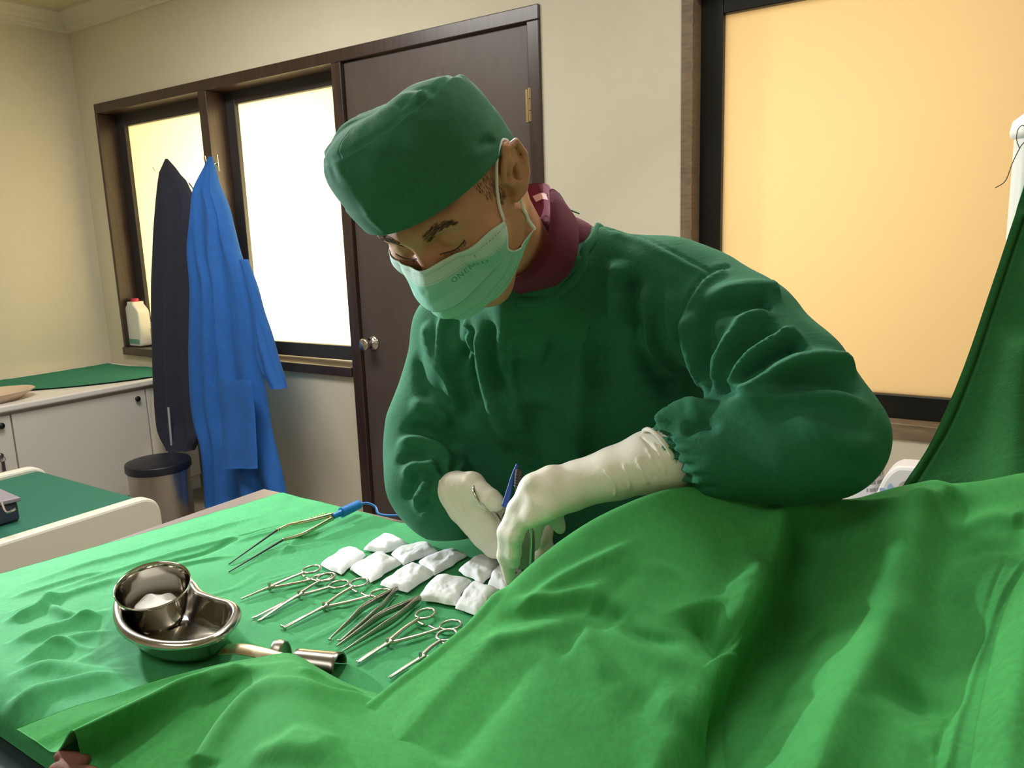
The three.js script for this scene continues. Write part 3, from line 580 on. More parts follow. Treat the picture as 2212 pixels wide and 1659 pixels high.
{
  // cloth over the table: rows run from the far-left edge towards the patient
  const rows = [], edge = [[-60, 1262], [330, 1152], [480, 1108], [608, 1071]].map(p => tp(p[0], p[1], -0.002));
  const L = k => { const s = k / 8 * 3; return crPoint(edge, s); };       // left edge, near to far
  for (let j = 0; j <= 8; j++) {
    const a = L(8 - j), z = a.z, r = [];
    for (let i = 0; i <= 10; i++) { const t = i / 10, x = lerp(a.x, -0.34, t); r.push(new V3(x, TY + 0.002, z + (j === 0 ? 0.004 + 0.01 * noise3(x * 5, 0, 2) : 0))); }
    rows.push(r);
  }
  const near = rows[rows.length - 1];
  rows.push(near.map((p, i) => p.clone().add(new V3(0.0, 0, 0.07))), near.map(p => p.clone().setZ(2.212)), near.map((p, i) => p.clone().add(new V3(0.004, -0.012, 0)).setZ(2.236)), near.map((p, i) => p.clone().add(new V3(0.004, -0.032, 0)).setZ(2.242)));
  const g = flipUp(sheet(rows, 420, 330));
  const f = new Folds(g);
  const onTop = (x, z) => sstep(2.3, 2.1, z);
  f.each((x, y, z) => { const w = 0.5 + 0.5 * noise3(x * 3, z * 3, 4); const q = 1 - 0.85 * sstep(-0.95, -0.86, x) * sstep(2.12, 2.06, z); return onTop(x, z) * q * (0.0035 * (1 - Math.abs(fbm(x * 5 + z * 2, z * 22 - x * 9, 3.3, 3)) * 2) * w + 0.0022 * fbm(x * 16, z * 16, 1.7)); });
  // long wrinkles that run with the far edge of the table
  const W = [
    [[[0, 1275], [160, 1228], [330, 1180], [470, 1140], [600, 1105]], 0.006, 0.004, 0.014], [[[60, 1290], [230, 1240], [420, 1185], [560, 1150], [690, 1118]], 0.005, 0.0045, 0.012],
    [[[0, 1300], [120, 1262], [250, 1225]], 0.006, 0.004, 0.012], [[[230, 1262], [330, 1222], [450, 1190], [520, 1160], [640, 1125]], 0.006, -0.004, 0.012],
    [[[0, 1335], [110, 1300], [200, 1270], [300, 1235]], 0.007, 0.006, 0.016], [[[470, 1180], [600, 1150], [760, 1112]], 0.005, 0.004, 0.01], [[[520, 1215], [600, 1190], [690, 1170], [800, 1140]], 0.006, 0.005, 0.012],
    [[[0, 1352], [90, 1315], [120, 1285]], 0.008, 0.009, 0.016], [[[95, 1310], [150, 1330], [190, 1338], [240, 1312]], 0.007, 0.008, 0.012], [[[0, 1400], [80, 1372], [170, 1345], [235, 1330]], 0.008, 0.008, 0.02],
    [[[30, 1440], [110, 1400], [190, 1372], [250, 1362]], 0.009, 0.01, 0.022], [[[60, 1410], [140, 1392], [200, 1402], [260, 1380]], 0.006, 0.006, 0.01], [[[150, 1440], [210, 1405], [262, 1368]], 0.006, 0.009, 0.014],
    [[[0, 1470], [120, 1440], [230, 1450], [330, 1436]], 0.01, 0.012, 0.024], [[[200, 1450], [280, 1422], [380, 1418], [460, 1438]], 0.012, 0.012, 0.02], [[[0, 1530], [150, 1480], [300, 1455]], 0.012, 0.01, 0.026],
    [[[540, 1265], [620, 1240], [700, 1215], [840, 1185]], 0.004, 0.0035, 0.006], [[[560, 1250], [640, 1228], [730, 1200]], 0.004, 0.0035, 0.006], [[[660, 1290], [700, 1300], [760, 1330]], 0.008, 0.005, 0.01],
    [[[640, 1390], [720, 1350], [790, 1320], [830, 1330]], 0.006, 0.004, 0.009], [[[790, 1400], [860, 1440], [900, 1460]], 0.008, 0.006, 0.012], [[[850, 1120], [960, 1160], [1060, 1180]], 0.01, 0.006, 0.014], [[[600, 1200], [640, 1170], [700, 1140]], 0.006, 0.006, 0.008],
    [[[540, 1320], [600, 1360], [660, 1385]], 0.012, 0.005, 0.014], [[[300, 1250], [420, 1215], [520, 1200]], 0.005, 0.004, 0.008], [[[420, 1290], [520, 1260], [560, 1230]], 0.005, 0.003, 0.008],
  ];
  for (const [l, wl, a, wr] of W) f.add(l, wl * 0.55, a * 1.1, wr * 0.75, 0.3, 0.3);
  for (let i = 0; i < f.n; i++) { const x = f.base[3 * i], z = f.base[3 * i + 2]; const q = sstep(-1.0, -0.9, x) * sstep(2.2, 2.1, z); if (q > 0) f.d[i] = lerp(f.d[i], Math.min(f.d[i] * 0.75, 0.0015) - 0.003, q); }
  f.apply(); uvFrom(g, (x, y, z) => [x, z + y * 0.5]);
  solo('table_drape', thicken(g, 0.0015), greenDrape, 'crumpled green drape covering the instrument table', 'drape');
}

// ---------------------------------------------------------------- steel instruments
const steelM = mat('#c4bfb2', 0.24, { metalness: 1 }), satin = mat('#a9a499', 0.34, { metalness: 1 }), brightSteel = mat('#cfcac2', 0.14, { metalness: 1 }), darkTip = mat('#1b1b1c', 0.45), brassy = mat('#c9bc9a', 0.28, { metalness: 1 });
const UP = new V3(0, 1, 0);
// sweep an ellipse (w across, h upright) along points; up gives the flat side
function sweep(points, size, n = 28, m = 10, up = UP) {
  const c = new THREE.CatmullRomCurve3(points, false, 'catmullrom', 0.5), pos = [], idx = [];
  for (let i = 0; i <= n; i++) {
    const t = i / n, p = c.getPoint(t), T = c.getTangent(t), S = new V3().crossVectors(T, up).normalize(), U = new V3().crossVectors(S, T).normalize(), [w, h] = size(t);
    for (let k = 0; k < m; k++) { const a = k / m * Math.PI * 2; const q = p.clone().addScaledVector(S, Math.cos(a) * w).addScaledVector(U, Math.sin(a) * h); pos.push(q.x, q.y, q.z); }
  }
  for (let i = 0; i < n; i++) for (let k = 0; k < m; k++) { const a = i * m + k, b = i * m + (k + 1) % m; idx.push(a, b, a + m, b, b + m, a + m); }
  const cap = (o, flip) => { for (let k = 1; k < m - 1; k++) flip ? idx.push(o, o + k + 1, o + k) : idx.push(o, o + k, o + k + 1); };
  cap(0, true); cap(n * m, false);
  const g = new THREE.BufferGeometry(); g.setAttribute('position', new THREE.Float32BufferAttribute(pos, 3)); g.setIndex(idx); g.computeVertexNormals();
  const q = g.toNonIndexed(); q.computeVertexNormals(); const r = mergeVertices(g); r.computeVertexNormals(); return uvFrom(r, (x, y, z) => [x, z]);
}
const lvl = (p, h) => new V3(p.x, TY + h, p.z);
function ringGeo(c, r, tubeR, h, dir) { // ring lying flat, slightly drawn out along dir
  const pts = []; const d = dir.clone().normalize(), s = new V3().crossVectors(d, UP);
  for (let i = 0; i < 28; i++) { const a = i / 28 * Math.PI * 2; pts.push(c.clone().setY(TY + h).addScaledVector(d, Math.cos(a) * r * 1.2).addScaledVector(s, Math.sin(a) * r)); }
  return tube(pts, tubeR, 56, 8, true);
}
// two-ringed instrument lying on the cloth: rings, shanks crossing at the pivot, jaws
function ringed(name, label, ringA, ringB, pivot, tipA, tipB, o = {}) {
  const g = thing(name, label, o.cat || 'forceps', [0, 0, 0], o.group);
  const A = tp(...ringA), B = tp(...ringB), P = tp(...pivot), TA = tp(...tipA), TB = tp(...tipB), m = o.m || steelM, r = o.r || 0.0112;
  const ax = P.clone().sub(A.clone().add(B).multiplyScalar(0.5)).normalize(), s = new V3().crossVectors(ax, UP);
  const sgn = Math.sign(A.clone().sub(P).dot(s)) || 1;
  [[A, TB, 0.0065, 1], [B, TA, 0.0045, -1]].forEach(([R, T, h, k], i) => {
    const to = P.clone().sub(R).normalize(), R1 = R.clone().addScaledVector(to, r * 1.2);
    const mid = R1.clone().lerp(P, 0.45).addScaledVector(s, sgn * k * (o.bow ?? 0.002));
    const half = part(i ? 'lower_half' : 'upper_half', merge([
      sweep([lvl(R1, h), lvl(mid, h), lvl(P, h)], t => [lerp(0.0022, 0.0030, t), lerp(0.0019, 0.0022, t)], 24, 10),
      sweep([lvl(P.clone().addScaledVector(ax, -0.006), h), lvl(P.clone().lerp(T, 0.35).addScaledVector(s, -sgn * k * (o.jawBow ?? 0.0006)), lerp(h, 0.0045, 0.6)), lvl(T, 0.003)], t => [lerp(0.0036, o.tipW ?? 0.0011, t), lerp(0.0024, o.tipH ?? 0.001, t)], 24, 10),
    ]), m, g);
    part('finger_ring', ringGeo(R, r, 0.00185, h, to), m, half);
  });
  part('pivot_screw', new THREE.CylinderGeometry(0.0021, 0.0021, 0.011, 16).translate(P.x, TY + 0.006, P.z), brightSteel, g);
  if (o.ratchet) for (const [R, k] of [[A, 1], [B, -1]]) { const c = R.clone().lerp(P, 0.24); const w = A.distanceTo(B) * 0.3; part('ratchet', sweep([lvl(c, 0.005), lvl(c.clone().addScaledVector(s, -sgn * k * w), 0.005)], () => [0.0022, 0.0013], 6, 8), m, g); }
  if (o.toothed) { const T = TA.clone().lerp(TB, 0.5); part('toothed_end', sweep([lvl(T.clone().addScaledVector(s, 0.0055), 0.004), lvl(T, 0.0045), lvl(T.clone().addScaledVector(s, -0.0055), 0.004)], () => [0.0014, 0.0022], 8, 8), m, g); }
  return g;
}
ringed('artery_forceps', 'slender closed artery forceps, first in the row next to the kidney dish', [674, 1239], [697, 1254], [583, 1277], [521, 1298], [521, 1299], { ratchet: true, bow: 0.001 });
ringed('scissors', 'straight steel scissors with slightly open blades on the drape', [706, 1256], [733, 1269], [646, 1293], [546, 1340], [558, 1346], { cat: 'scissors', tipW: 0.0022, bow: 0.001, jawBow: -0.0005 });
ringed('artery_forceps', 'forceps with toothed square end lying between scissors and tweezers', [777, 1268], [823, 1288], [700, 1319], [612, 1360], [613, 1363], { ratchet: true, toothed: true });
ringed('needle_holder', 'needle holder with both rings spread, in front of the gauze', [920, 1336], [974, 1358], [838, 1398], [771, 1435], [774, 1437], { ratchet: true, m: steelM, tipW: 0.0017, cat: 'needle holder' });
ringed('artery_forceps', 'forceps half hidden by the patient drape, last in the row', [966, 1383], [1015, 1400], [909, 1431], [841, 1468], [843, 1470], { ratchet: true, m: satin });
function tweezers(label, joint, tipA, tipB, hook) {
  const g = thing('tweezers', label, 'tweezers', [0, 0, 0]);
  const J = tp(...joint), TA = tp(...tipA), TB = tp(...tipB), ax = TA.clone().add(TB).multiplyScalar(0.5).sub(J).normalize(), s = new V3().crossVectors(ax, UP), k0 = Math.sign(TA.clone().sub(TB).dot(s));
  [[TA, 1], [TB, -1]].forEach(([T, k]) => {
    const L = J.distanceTo(T), a = J.clone().addScaledVector(s, k * k0 * 0.002), b = J.clone().lerp(T, 0.42).addScaledVector(s, k * k0 * 0.0075), c = J.clone().lerp(T, 0.7).addScaledVector(s, k * k0 * 0.004);
    const arm = part('arm', sweep([lvl(J, 0.006), lvl(a.addScaledVector(ax, 0.012), 0.0062), lvl(b, 0.007), lvl(c, 0.005), lvl(T, 0.0035)], t => [t < 0.5 ? 0.0014 : lerp(0.0014, 0.0011, t * 2 - 1), t < 0.12 ? 0.004 : t < 0.6 ? 0.0052 : lerp(0.0052, 0.001, (t - 0.6) / 0.4)], 40, 10), satin, g);
    if (hook) part('tooth', sweep([lvl(T, 0.0035), lvl(T.clone().addScaledVector(s, -k * k0 * 0.003), 0.0035)], () => [0.0011, 0.0014], 4, 8), satin, arm);
  });
  return g;
}
tweezers('toothed steel tweezers, first of the crossed pair in the row', [859, 1281], [711, 1387], [735, 1390], true);
tweezers('plain steel tweezers pointing at the retractor, second of the pair', [909, 1301], [728, 1401], [742, 1412], false);
{ // bayonet forceps with a blue plug and cable
  const g = thing('bayonet_forceps', 'bayonet bipolar forceps with blue plug at the back of the table', 'forceps');
  const P = (x, y, h) => { const q = tp(x, y); return lvl(q, h); };
  const arms = [[[722, 1136, 0.02], [660, 1155, 0.022], [628, 1159, 0.02], [600, 1168, 0.018], [495, 1224, 0.004]], [[722, 1138, 0.016], [670, 1162, 0.012], [640, 1172, 0.01], [612, 1178, 0.009], [495, 1241, 0.004]]];
  for (const a of arms) {
    const q = a.map(p => P(...p));
    const arm = part('arm', sweep(q.slice(0, 4), t => [lerp(0.0022, 0.0016, t), lerp(0.004, 0.0024, t)], 30, 10), brassy, g);
    part('insulated_tip', sweep([q[2].clone().lerp(q[3], 0.8), q[3], q[3].clone().lerp(q[4], 0.5), q[4]], t => [lerp(0.0022, 0.0009, t), lerp(0.0026, 0.0009, t)], 30, 10), darkTip, arm, 'black insulated tip');
  }
  const grips = []; for (let i = 0; i < 6; i++) { const c = P(672 + i * 7, 1151 - i * 2.6, 0.026); grips.push(new THREE.BoxGeometry(0.0012, 0.0016, 0.006).rotateY(0.6).translate(c.x, c.y - 0.001, c.z)); }
  part('grip_ridges', merge(grips), brassy, g);
  const blue = mat('#1e74c0', 0.35), p0 = P(721, 1138, 0.018), p1 = P(778, 1113, 0.02);
  part('plug', sweep([p0, p0.clone().lerp(p1, 0.3), p0.clone().lerp(p1, 0.36), p0.clone().lerp(p1, 0.9), p1], t => t < 0.3 ? [lerp(0.004, 0.006, t * 3), lerp(0.005, 0.0065, t * 3)] : [lerp(0.0085, 0.008, t), lerp(0.0105, 0.008, t)], 40, 8), blue, g, 'blue plastic plug');
  part('cable', tube([p1, P(795, 1108, 0.018), P(812, 1109, 0.012), P(822, 1116, 0.004), P(870, 1118, 0.004), P(930, 1110, 0.004)], 0.0022, 50, 8), blue, g, 'thin blue cable');
}
// kidney dish with a round cup standing in it
{
  const H0 = TY + 0.036, rimPx = [[243, 1326], [262, 1364], [312, 1389], [380, 1396], [450, 1385], [500, 1356], [521, 1320], [509, 1300], [475, 1289], [441, 1276], [424, 1256], [400, 1240], [340, 1234], [282, 1252], [248, 1290]];
  const rim = rimPx.map(p => onPlane(p[0], p[1], 'y', H0)), c = new V3(); rim.forEach(p => c.add(p)); c.multiplyScalar(1 / rim.length);
  const g = thing('kidney_dish', 'kidney-shaped steel dish on the instrument drape', 'dish', [c.x, TY, c.z]);
  const n = 96, curve = new THREE.CatmullRomCurve3(rim.map(p => p.clone().sub(c).setY(0)), true, 'catmullrom', 0.5), cp = curve.getSpacedPoints(n).slice(0, n);
  const nm = cp.map((p, i) => { const t = cp[(i + 1) % n].clone().sub(cp[(i + n - 1) % n]), q = new V3(t.z, 0, -t.x).normalize(); return q; });
  const outw = nm.reduce((s, q, i) => s + q.dot(cp[i]), 0) > 0 ? 1 : -1, kc = new V3().addScaledVector(cp[2], 0.35).addScaledVector(cp[Math.floor(n * 0.45)], 0.35);
  const kid = (i, off, sc) => sc ? cp[i].clone().addScaledVector(nm[i], outw * (off - 0.0095)) : kc.clone().lerp(cp[i].clone().addScaledVector(nm[i], outw * -0.03), 0.0005);
  const prof = [[-0.022, 0.002, 0], [-0.014, 0.003, 1], [-0.008, 0.012, 1], [-0.003, 0.03, 1], [-0.001, 0.036, 1], [0.002, 0.038, 1], [0.0065, 0.0368, 1], [0.0092, 0.0335, 1], [0.0095, 0.03, 1], [0.0075, 0.0285, 1], [0.004, 0.03, 1], [0.001, 0.031, 1], [-0.006, 0.01, 1], [-0.013, 0.001, 1], [-0.02, 0.0, 0]];
  const pos = [], idx = []; prof.forEach(([off, h, sc], j) => { for (let i = 0; i < n; i++) { const p = kid(i, off, sc); pos.push(p.x, h + 0.0005, p.z); } });
  for (let j = 0; j < prof.length - 1; j++) for (let i = 0; i < n; i++) { const q = j * n + i, q1 = j * n + (i + 1) % n; idx.push(q, q + n, q1, q1, q + n, q1 + n); }
  const geo = new THREE.BufferGeometry(); geo.setAttribute('position', new THREE.Float32BufferAttribute(pos, 3)); geo.setIndex(idx); geo.computeVertexNormals(); uvFrom(geo, (x, y, z) => [x, z]);
  part('dish_body', geo, mat('#b9b4ab', 0.2, { metalness: 1, side: THREE.DoubleSide }), g);
  const cc = onPlane(330, 1262, 'y', TY + 0.062), R = onPlane(414, 1256, 'y', TY + 0.062).distanceTo(onPlane(247, 1272, 'y', TY + 0.062)) / 2 * 0.98;
  const cb = onPlane(344, 1337, 'y', TY + 0.0075), ca = cc.clone().sub(cb).normalize(), cup = thing('steel_cup', 'round polished steel cup standing in the kidney dish', 'cup', [cb.x, cb.y, cb.z]);
  cup.quaternion.setFromUnitVectors(UP, ca);
  part('cup_body', lathe([[0, 0.002], [R * 0.56, 0.002], [R * 0.68, 0.006], [R * 0.77, 0.016], [R * 0.92, 0.05], [R * 0.94, 0.054], [R * 0.985, 0.0575], [R, 0.055], [R * 0.985, 0.052], [R * 0.95, 0.051], [R * 0.79, 0.016], [R * 0.7, 0.003], [R * 0.56, 0.0], [0, 0.0]], 72), mat('#c2bdb4', 0.12, { metalness: 1, side: THREE.DoubleSide }), cup);
  const pg = new THREE.SphereGeometry(R * 0.66, 40, 20).scale(1, 0.36, 0.85), pp = pg.attributes.position; for (let i = 0; i < pp.count; i++) pp.setY(i, pp.getY(i) * (1 + 0.5 * noise3(pp.getX(i) * 90, 3, pp.getZ(i) * 90))); pg.computeVertexNormals(); { const pc = cb.clone().addScaledVector(ca, 0.022); pg.translate(pc.x, pc.y, pc.z); };
  solo('cotton_ball', pg, mat('#e9e8e4', 0.9), 'white cotton lying in the steel cup', 'cotton');
}
// gauze pads
{
  const gz = (() => { const b = tex(256, 256, (u, v) => 0.5 + 0.3 * Math.sin(u * 90 * 6.283) * Math.sin(v * 90 * 6.283) + 0.35 * tileNoise(u, v, 30, 3)); return new THREE.MeshStandardMaterial({ color: lin('#f1f2f2'), roughness: 0.95, bumpMap: b, bumpScale: 0.0008 }); })();
  const k = 600 / 2212, C = (x, y) => tp(520 + x * k, 1080 + y * k, 0.004);
  const pads = [
    ['folded gauze pad at the far corner of the gauze rows', [[985, 392], [1155, 268], [1335, 348], [1165, 420]]],
    ['gauze pad with a pulled-out corner, leftmost in the gauze rows', [[630, 510], [880, 378], [1000, 440], [800, 592]]],
    ['gauze pad between the leftmost pad and the scissors rings', [[865, 545], [1120, 415], [1285, 508], [1035, 655]]],
    ['gauze pad right beside the far corner pad in the back row', [[1195, 425], [1480, 340], [1570, 408], [1300, 515]]],
    ['rolled gauze pad in the middle of the back row', [[1415, 488], [1690, 400], [1805, 445], [1555, 598]]],
    ['gauze pad in the middle of the front row above the tweezers', [[1115, 672], [1365, 500], [1545, 590], [1315, 737]]],
    ['large flat gauze pad nearest the needle holder', [[1410, 795], [1555, 605], [1845, 640], [1705, 840]]],
    ['gauze pad just left of the gloved fingertips', [[1720, 560], [1915, 450], [2085, 488], [1925, 675]]],
    ['gauze pad at the front touching the patient drape', [[1712, 855], [1845, 655], [2060, 725], [1900, 925]]],
    ['gauze pad behind the gloved fingertips, partly under the drape', [[1960, 675], [2070, 505], [2240, 560], [2120, 730]]],
  ];
  pads.forEach(([label, q], n) => {
    const P = q.map(p => C(...p)), N = 26, pos = [], idx = [], c = new V3(); P.forEach(p => c.add(p)); c.multiplyScalar(0.25);
    for (const side of [1, 0]) for (let j = 0; j <= N; j++) for (let i = 0; i <= N; i++) {
      const u = i / N, v = j / N, e = Math.pow(Math.max(0, 1 - Math.pow(Math.abs(2 * u - 1), 5)) * Math.max(0, 1 - Math.pow(Math.abs(2 * v - 1), 5)), 0.5);
      const p = P[0].clone().multiplyScalar((1 - u) * (1 - v)).addScaledVector(P[1], u * (1 - v)).addScaledVector(P[2], u * v).addScaledVector(P[3], (1 - u) * v);
      const wob = 0.0022; p.x += wob * noise3(p.x * 60, n, p.z * 60); p.z += wob * noise3(p.x * 60, n + 9, p.z * 60);
      const fold = 0.0035 * fbm(u * 3 + n, v * 3, n * 1.7) + 0.0016 * Math.sin((u * 1.2 + v * 0.6) * 9 + n) * noise3(u * 3, v * 3, n);
      p.y = side ? TY + 0.0035 + e * (0.0095 + fold) : TY + 0.0005 + (1 - e) * 0.003;
      p.y = Math.max(p.y, TY + 0.0005); pos.push(p.x, p.y, p.z);
    }
    const M = (N + 1) * (N + 1);
    for (let s = 0; s < 2; s++) for (let j = 0; j < N; j++) for (let i = 0; i < N; i++) { const a = s * M + j * (N + 1) + i, b = a + 1, d = a + N + 1, f = d + 1; s === 0 ? idx.push(a, d, b, b, d, f) : idx.push(a, b, d, b, f, d); }
    const edge = (a, b) => idx.push(a, b, a + M, b, b + M, a + M);
    for (let i = 0; i < N; i++) { edge(i, i + 1); edge(N * (N + 1) + i + 1, N * (N + 1) + i); edge((i + 1) * (N + 1), i * (N + 1)); edge(i * (N + 1) + N, (i + 1) * (N + 1) + N); }
    const g = new THREE.BufferGeometry(); g.setAttribute('position', new THREE.Float32BufferAttribute(pos, 3)); g.setIndex(idx); g.computeVertexNormals();
    if (g.attributes.normal.getY((N >> 1) * (N + 1) + (N >> 1)) < 0) flipGeo(g);
    uvFrom(g, (x, y, z) => [x * 6, z * 6]);
    solo('gauze_pad', g, gz, label, 'gauze', 'white gauze pads on the instrument drape');
  });
}
// retractor half under the small drape
{
  const g = thing('retractor', 'broad steel retractor with curved blade half under the drape', 'retractor');
  const P = (x, y, h) => lvl(tp(x, y, h), h);
  part('handle_blade', sweep([P(480, 1404, 0.012), P(520, 1402, 0.02), P(570, 1412, 0.022), P(620, 1425, 0.02)], t => [lerp(0.0085, 0.007, t), 0.0016], 30, 12, new V3(0.2, 1, 0.35).normalize()), brassy, g, 'flat pale steel handle');
  // trough blade: bent strip, open underneath
  const a = P(640, 1428, 0.008), b = P(733, 1437, 0.008), ax = b.clone().sub(a), L = ax.length(); ax.normalize(); const s = new V3().crossVectors(ax, UP).normalize(), R = 0.0175, pos = [], idx = [], n = 24, m = 10;
  for (const rr of [R, R - 0.002]) for (let j = 0; j <= m; j++) for (let i = 0; i <= n; i++) { const th = lerp(-0.15, Math.PI + 0.15, i / n), t = j / m, fl = 1 + 0.1 * t * t; const p = a.clone().addScaledVector(ax, L * t).addScaledVector(s, Math.cos(th) * rr * fl); p.y = TY + 0.003 + Math.sin(th) * rr * 1.05; pos.push(p.x, p.y, p.z); }
  const M = (n + 1) * (m + 1); for (let q = 0; q < 2; q++) for (let j = 0; j < m; j++) for (let i = 0; i < n; i++) { const k = q * M + j * (n + 1) + i; q ? idx.push(k, k + 1, k + n + 1, k + 1, k + n + 2, k + n + 1) : idx.push(k, k + n + 1, k + 1, k + 1, k + n + 1, k + n + 2); }
  const ed = (x, y) => idx.push(x, y, x + M, y, y + M, x + M); for (let i = 0; i < n; i++) { ed(i, i + 1); ed(m * (n + 1) + i + 1, m * (n + 1) + i); } for (let j = 0; j < m; j++) { ed(j * (n + 1), (j + 1) * (n + 1)); ed((j + 1) * (n + 1) + n, j * (n + 1) + n); }
  const tg = new THREE.BufferGeometry(); tg.setAttribute('position', new THREE.Float32BufferAttribute(pos, 3)); tg.setIndex(idx); tg.computeVertexNormals();
  part('trough_blade', tg, mat('#8f8b82', 0.26, { metalness: 1, side: THREE.DoubleSide }), g, 'dark curved steel blade');
  const lp = []; for (let i = 0; i <= 12; i++) { const th = i / 12 * Math.PI; lp.push(P(607, 1432, 0).addScaledVector(s, Math.cos(th) * 0.014).setY(TY + 0.004 + Math.sin(th) * 0.022)); }
  part('loop', sweep(lp, () => [0.0016, 0.007], 30, 10, ax), satin, g);
}

// ---------------------------------------------------------------- patient under green drapes
const pd = (px, py, depth) => at(px, py, depth);
const bodyDrape = fabric('#3c9c4b', 0.92, 9, 0.00025, { sheen: 0.1, sheenColor: new THREE.Color(0.3, 0.85, 0.35), sheenRoughness: 0.7 });
{
  const t = thing('operating_table', 'padded operating table under the patient drape', 'table', [0, 0, 0]);
  part('table_pad', box(-0.3, 1.25, 0.7, 0.79, 1.7, 2.28, 0.03), mat('#1d2a2c', 0.6), t);
  part('table_frame', box(-0.28, 1.23, 0.66, 0.7, 1.72, 2.26, 0.004), mat('#9a9a9a', 0.35, { metalness: 0.7 }), t);
  part('leg_rest', box(-1.1, -0.3, 0.75, 0.831, 2.212, 2.62, 0.012), mat('#1a3230', 0.8), t, 'dark teal padded leg rest');
  part('leg_rest_arm', box(-0.6, -0.5, 0.68, 0.75, 2.2, 2.5), mat('#9a9a9a', 0.35, { metalness: 0.7 }), t);
  part('leg_rest_beam', box(-0.6, 0.4, 0.62, 0.68, 2.2, 2.26), mat('#9a9a9a', 0.35, { metalness: 0.7 }), t);
  part('pedestal', box(0.3, 0.65, 0.05, 0.66, 1.85, 2.15, 0.02), mat('#cfcfca', 0.45), t);
  part('table_base', box(0.05, 0.9, 0, 0.06, 1.75, 2.25, 0.02), mat('#8d8d8a', 0.45), t);
}
{
  // large drape: columns from the lower left of the ridge to the head end; rows from behind the ridge towards the camera
  const ridge = [[430, 1850, 0.60], [560, 1742, 0.655], [680, 1640, 0.70], [840, 1500, 0.765], [1000, 1372, 0.825], [1090, 1275, 0.86], [1180, 1192, 0.885], [1300, 1112, 0.905], [1450, 1056, 0.92], [1580, 1058, 0.925], [1720, 1070, 0.925], [1840, 1076, 0.925], [1960, 1046, 0.90], [2100, 1040, 0.885], [2230, 1020, 0.865], [2480, 1000, 0.82], [2800, 1000, 0.78]];
  const r1 = [[520, 1900, 0.57], [660, 1790, 0.62], [760, 1670, 0.675], [900, 1530, 0.735], [1050, 1400, 0.795], [1140, 1310, 0.83], [1230, 1235, 0.852], [1340, 1165, 0.872], [1470, 1115, 0.885], [1590, 1112, 0.89], [1715, 1120, 0.895], [1830, 1130, 0.88], [1960, 1110, 0.865], [2110, 1100, 0.845], [2250, 1080, 0.825], [2500, 1060, 0.78], [2820, 1060, 0.73]];
  const r2 = [[640, 1950, 0.54], [780, 1850, 0.58], [880, 1730, 0.635], [1010, 1590, 0.695], [1140, 1470, 0.748], [1230, 1390, 0.778], [1320, 1320, 0.80], [1410, 1270, 0.815], [1510, 1230, 0.825], [1600, 1230, 0.83], [1700, 1235, 0.835], [1820, 1240, 0.82], [1960, 1230, 0.80], [2120, 1215, 0.775], [2270, 1190, 0.755], [2520, 1160, 0.71], [2850, 1150, 0.66]];
  const r3 = [[760, 2000, 0.515], [900, 1920, 0.545], [1000, 1820, 0.585], [1120, 1690, 0.64], [1230, 1580, 0.688], [1310, 1500, 0.715], [1390, 1440, 0.732], [1460, 1400, 0.742], [1540, 1375, 0.745], [1600, 1375, 0.75], [1690, 1380, 0.755], [1800, 1380, 0.745], [1940, 1370, 0.728], [2110, 1350, 0.705], [2290, 1320, 0.68], [2550, 1280, 0.64], [2880, 1260, 0.59]];
  const r4 = [[860, 2080, 0.485], [1000, 2010, 0.51], [1100, 1930, 0.54], [1210, 1830, 0.58], [1310, 1730, 0.62], [1370, 1660, 0.645], [1420, 1610, 0.655], [1470, 1580, 0.66], [1530, 1560, 0.662], [1590, 1560, 0.665], [1670, 1560, 0.668], [1780, 1555, 0.66], [1920, 1540, 0.645], [2100, 1515, 0.622], [2310, 1480, 0.598], [2580, 1440, 0.56], [2920, 1400, 0.515]];
  const r5 = [[950, 2200, 0.45], [1080, 2140, 0.47], [1180, 2080, 0.495], [1280, 2000, 0.525], [1360, 1920, 0.555], [1400, 1870, 0.57], [1430, 1830, 0.58], [1470, 1810, 0.582], [1520, 1800, 0.584], [1580, 1800, 0.585], [1650, 1800, 0.586], [1760, 1790, 0.58], [1900, 1770, 0.565], [2090, 1740, 0.545], [2330, 1700, 0.52], [2600, 1660, 0.485], [2950, 1600, 0.45]];
  const rr = [ridge, r1, r2, r3, r4, r5].map(r => r.map(p => pd(...p)));
  const away = new V3(camF.x, 0, camF.z).normalize();
  // behind the ridge the cloth falls to the table
  const perp = rr[0].map((p, i) => { const a = rr[0][Math.max(0, i - 1)], b = rr[0][Math.min(16, i + 1)], t = b.clone().sub(a).setY(0).normalize(), q = new V3(t.z, 0, -t.x); if (q.dot(rr[0][i].clone().sub(rr[1][i]).setY(0)) < 0) q.negate(); return q; });
  const b1 = rr[0].map((p, i) => p.clone().addScaledVector(perp[i], 0.022).setY(lerp(p.y, Math.max(TY + 0.006, p.y - 0.05), 0.75)));
  const b2 = rr[0].map((p, i) => p.clone().addScaledVector(perp[i], 0.032).setY(Math.max(TY + 0.006, p.y - 0.11)));
  const b3 = rr[0].map((p, i) => p.clone().addScaledVector(perp[i], 0.036).setY(i < 12 ? TY + 0.005 : Math.max(0.75, p.y - 0.25)));
  const f5 = rr[5].map((p, i) => p.clone().addScaledVector(away, -0.05).setY(p.y - 0.12)), f6 = rr[5].map((p, i) => p.clone().addScaledVector(away, -0.06).setY(p.y - 0.35));
  const g = flipUp(sheet([b3, b2, b1, ...rr, f5, f6], 520, 360));
  const f = new Folds(g);
  f.each((x, y, z) => 0.0022 * fbm(x * 7, y * 7, z * 7) + 0.0007 * fbm(x * 40, y * 40, z * 40, 2));
